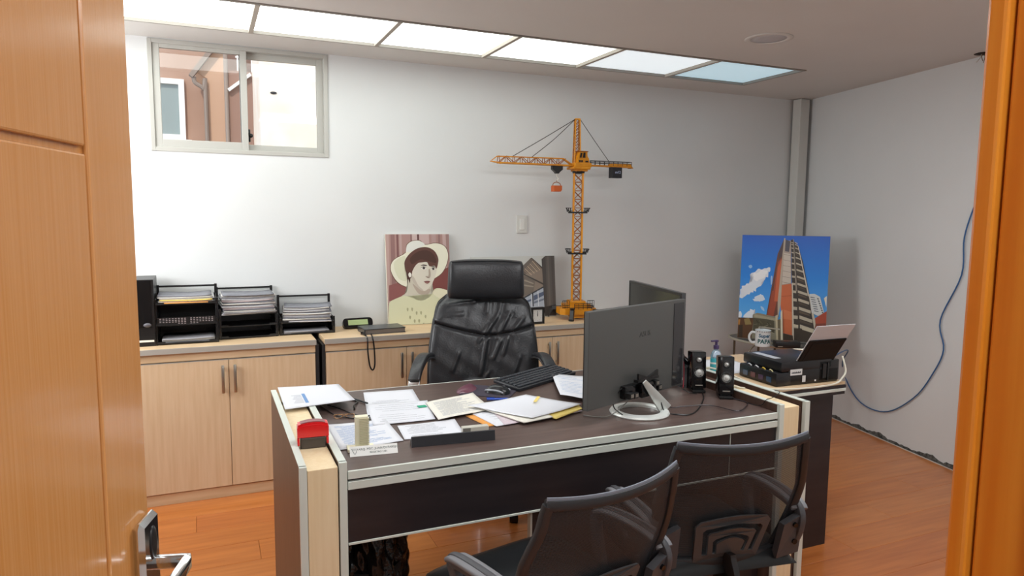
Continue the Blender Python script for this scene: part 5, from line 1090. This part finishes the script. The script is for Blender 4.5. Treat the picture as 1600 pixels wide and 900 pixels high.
sh += [('#5b3d24', [(58, 690), (185, 690), (165, 890), (50, 890)]), ('#b07a3c', [(62, 705), (80, 705), (76, 745), (60, 745)]), ('#8d7a4a', [(110, 700), (150, 690), (170, 740), (120, 745)]), ('#3a2c1e', [(70, 750), (100, 745), (96, 840), (64, 840)]), ('#c5b898', [(355, 670), (372, 660), (378, 890), (362, 890)]), ('#6a604c', [(372, 700), (412, 690), (415, 890), (376, 890)]), ('#d6cfb8', [(395, 640), (408, 620), (412, 890), (396, 890)]), ('#d08a2c', [(548, 835), (585, 838), (580, 870), (545, 866)]), ('#3c3024', [(415, 800), (490, 815), (492, 890), (415, 890)]), ('#3b3126', [(500, 760), (640, 780), (640, 890), (500, 890)]), ('#c6bca4', [(488, 725), (530, 735), (530, 755), (488, 748)]), ('#c6bca4', [(560, 742), (640, 765), (640, 790), (560, 768)])]
o = print_mesh('print', bp_, BW, BH, sh, uvf=clamp01(uv3), rough=0.35); o.location = (BW / 2, 0, 0); bd.location = (BW / 2, 0, 0)

# ================================================================ CORNER TABLE, MUG, PRINTER
gt = thing('corner_table', 'small glass-topped metal corner table under the mug and the tower picture', 'side table', (3.55, 3.62, 0))
GT = 0.619
edge = smoothpoly([(-0.115, 0.27), (-0.125, 0.10), (-0.11, 0.02), (-0.075, -0.08), (-0.015, -0.18), (0.07, -0.27), (0.16, -0.31), (0.26, -0.26), (0.33, -0.10), (0.37, 0.05), (0.36, 0.16), (0.12, 0.36), (-0.04, 0.38)], 4)
MB().prism(edge, GT - 0.012, GT).build('table_top', mat('smoked_glass', '#63625c', 0.12), gt)
b = MB(); b.tube([(x, y_, GT - 0.006) for x, y_ in edge], 0.009, n=8, sub=1, closed=True); b.build('metal_rim', mat('rim_pale', '#bdb8a8', 0.3, metal=0.5), gt, smooth=True)
for (x, y_) in ((-0.105, 0.02), (-0.06, -0.085), (0.16, -0.29), (0.30, -0.12), (0.30, 0.16), (-0.04, 0.33)):
    MB().cyl((x, y_, 0), (x, y_, GT - 0.01), 0.008, n=10).build('leg', mat('leg_bronze', '#6a5f50', 0.35, metal=0.6), gt)
b = MB(); b.tube([(-0.13, 0.04, 0.40), (-0.16, 0.05, 0.50), (-0.15, 0.05, 0.57), (-0.105, 0.03, GT)], 0.005); b.build('side_hoop', mat('leg_bronze', '#6a5f50', 0.35), gt, smooth=True)
b = MB(); b.bar((-0.105, 0.02, GT), (-0.105, 0.02, GT + 0.115), 0.008); b.bar((-0.105, 0.02, GT + 0.115), (0.0, -0.06, GT + 0.105), 0.008); b.build('raised_rail', mat('rim_pale', '#bdb8a8', 0.3), gt)
mg = thing('mug', 'white mug lettered in blue standing on the corner table before the tower picture', 'mug', (3.400, 3.555, GT + 0.0005), rz=R(-38)); mg.scale = (0.92, 0.92, 0.92)
b = MB(); b.lathe([(0.001, 0), (0.050, 0), (0.054, 0.004), (0.054, 0.112), (0.057, 0.118), (0.054, 0.120), (0.050, 0.116), (0.049, 0.01), (0.001, 0.008)], n=36); b.build('cup', mat('mug_white', '#dde4e6', 0.2), mg, smooth=True)
b = MB(); b.sweep(spline([(-0.052, 0, 0.098), (-0.078, 0, 0.100), (-0.094, 0, 0.075), (-0.092, 0, 0.045), (-0.075, 0, 0.025), (-0.052, 0, 0.028)], 5), rrect(0.016, 0.012, 0.004, 2), upv=(0, 1, 0)); b.build('handle', mat('mug_white', '#dde4e6', 0.2), mg, smooth=True)
def wrap(z0, r_=0.0546, a0=0.0):
    def f_(co):
        a = co.x / r_ + a0 - PI / 2; return Vector(((r_ + co.z) * math.cos(a), (r_ + co.z) * math.sin(a), z0 + co.y))
    return f_
b = MB(); b.text('Super', 0.036, None, 0.0004, fn=wrap(0.082, a0=0.12), bold=0.0011); b.mi = 1; b.text('PAPA', 0.042, None, 0.0004, fn=wrap(0.040, a0=0.12), bold=0.0016); b.build('lettering', [mat('letter_teal', '#2c5f7c', 0.4), mat('letter_green', '#1f5a5c', 0.4)], mg)
b = MB()
for k in range(7): a = -2.4 + k * 0.3; b.sphere((0.0555 * math.cos(a), 0.0555 * math.sin(a), 0.112), 0.0045, (1, 1, 0.6), n=8)
b.build('rim_pattern', mat('letter_dark', '#39434a', 0.4), mg)
bx_ = thing('black_box', 'flat black box on the corner table right of the mug', 'box', (3.52, 3.47, GT), rz=R(-30))
MB().box(-0.075, 0.085, -0.04, 0.04, 0, 0.042, bev=0.006).build('case', black_pl, bx_, smooth=True); MB().box(-0.06, -0.03, -0.0415, -0.0395, 0.008, 0.012).build('logo_mark', satin, bx_)

PZ = 0.7555
pr_ = thing('printer', 'black ink tank printer with a sheet in its raised rear feeder', 'printer', (2.25, 2.225, PZ), rz=R(-2))
b = MB(); b.box(0.03, 0.315, 0.0, 0.235, 0.002, 0.066, bev=0.005); b.box(0.02, 0.20, 0.004, 0.232, 0.0, 0.01); b.build('lower_body', black_pl, pr_, smooth=True)
b = MB(); b.box(-0.035, 0.05, 0.0, 0.238, 0.002, 0.060, bev=0.006); tkk = b.build('ink_tank', mat('tank_black', '#1d1d20', 0.3), pr_, smooth=True)
for k, c in enumerate(('#2c4a6a', '#4a3a5a', '#6a4a50', '#5a6a80')):
    MB().box(-0.0375, -0.0345, 0.03 + k * 0.05, 0.058 + k * 0.05, 0.014, 0.036).build('ink_window', mat('ink_%d' % k, c, 0.2), tkk)
for k, c in enumerate(('#d8cf9a', '#d9b84a', '#cfd2d4', '#cfd2d4')):
    b = MB(); y_ = 0.05 + k * 0.045; b.tube([(-0.02, y_ - 0.012, 0.058), (-0.024, y_, 0.066), (-0.02, y_ + 0.012, 0.058)], 0.0028); b.build('ink_tube', mat('inktube_%d' % k, c, 0.35), tkk, smooth=True)
b = MB(); b.box(-0.010, 0.275, 0.0, 0.245, 0.062, 0.106, bev=0.007); sc_ = b.build('scanner_lid', mat('scanner_black', '#1b1b1e', 0.3), pr_, smooth=True)
b = MB(); b.box(0.02, 0.055, 0.075, 0.22, 0.1058, 0.1068); b.build('control_sticker', mat('panel_label', '#b9bcc2', 0.3), sc_)
b = MB(); b.box(0.040, 0.105, -0.0012, 0.001, 0.045, 0.071); lb = b.build('name_label', mat('label_white', '#d6d6d4', 0.5), pr_)
b = MB(); [b.box(0.047 + 0.005 * k, 0.051 + 0.005 * k, -0.0016, -0.001, 0.053, 0.058 + 0.003 * (k % 2)) for k in range(10)]; b.build('printed_text', ink_d, lb)
MB().box(0.108, 0.126, -0.0012, 0.001, 0.012, 0.040).build('barcode_label', mat('label_white', '#d6d6d4', 0.5), pr_)
MB().box(0.178, 0.186, -0.0012, 0.001, 0.010, 0.017).build('port_label', white_pl, pr_)
b = MB(); b.box(0.20, 0.318, 0.0, 0.20, 0.004, 0.10, bev=0.005); b.box(0.245, 0.252, -0.006, 0.0, 0.01, 0.09); b.box(0.22, 0.24, -0.004, 0.0, 0.02, 0.085); b.build('rear_body', mat('rear_gloss', '#141416', 0.18), pr_, smooth=True)
Tt = Matrix.Translation((0.082, 0.012, 0.098)) @ Matrix.Rotation(R(32), 4, 'X') @ Matrix.Shear('XZ', 4, (-0.06, 0)) if False else Matrix.Translation((0.082, 0.012, 0.098)) @ Matrix.Rotation(R(32), 4, 'X')
b = MB(); b.box(0, 0.207, -0.006, 0.0, 0, 0.128, bev=0.002, T=Tt); b.box(0.02, 0.187, -0.0075, -0.005, 0.012, 0.112, bev=0.001, T=Tt); b.build('paper_feeder', mat('feeder_black', '#111113', 0.55, spec=0.25), pr_)
b = MB(); b.box(0.10, 0.16, -0.0085, -0.0075, 0.004, 0.007, T=Tt); b.build('feeder_latch', satin, pr_)
ps = MB().box(-0.004, 0.213, 0.0005, 0.0025, 0.004, 0.205, T=Matrix.Translation(pr_.location) @ Matrix.Rotation(R(-2), 4, 'Z') @ Tt).build('feeder_paper', paper_m)
tag(ps, 'white sheet standing in the rear feeder of the printer', 'paper')
pw = paper('white sheet lying on the beech return table left of the printer', [(2.20, 2.80), (2.44, 2.80), (2.40, 2.50), (2.17, 2.50)], 0.7558, lines=0)

# ================================================================ BIN WITH BLACK BAG under the desk
bn = thing('waste_bin', 'waste bin lined with a crumpled black bag under the left end of the desk', 'bin', (0.475, 2.30, 0))
b = MB(); b.lathe([(0.001, 0), (0.095, 0), (0.120, 0.30), (0.116, 0.30), (0.092, 0.01), (0.001, 0.01)], n=28); b.build('bin', black_mt, bn, smooth=True)
def bagf(u, v):
    a = u * 2 * PI; r_ = 0.126 + 0.012 * math.sin(a * 5 + v * 4) + 0.007 * math.sin(a * 11 - v * 9) + 0.004 * math.sin(a * 23 + v * 17)
    z = 0.14 + 0.30 * v; k = 1 - 0.10 * v * v
    return Vector((r_ * k * math.cos(a), r_ * k * math.sin(a), z + 0.008 * math.sin(a * 6) * v))
b = MB(); b.grid(bagf, 120, 36)
def bagtop(u, v):
    a = u * 2 * PI; e = bagf(u, 1); r_ = (1 - v); return Vector((e.x * r_, e.y * r_, e.z + 0.022 * math.sin(v * PI) * (1 + 0.5 * math.sin(a * 7)) - 0.05 * v))
b.grid(bagtop, 120, 14); bmesh.ops.remove_doubles(b.bm, verts=b.bm.verts[:], dist=0.0004)
b.build('bag', mat('bin_bag', '#141312', 0.18, bump=0.7, bscale=35), bn, smooth=True, ang=180)
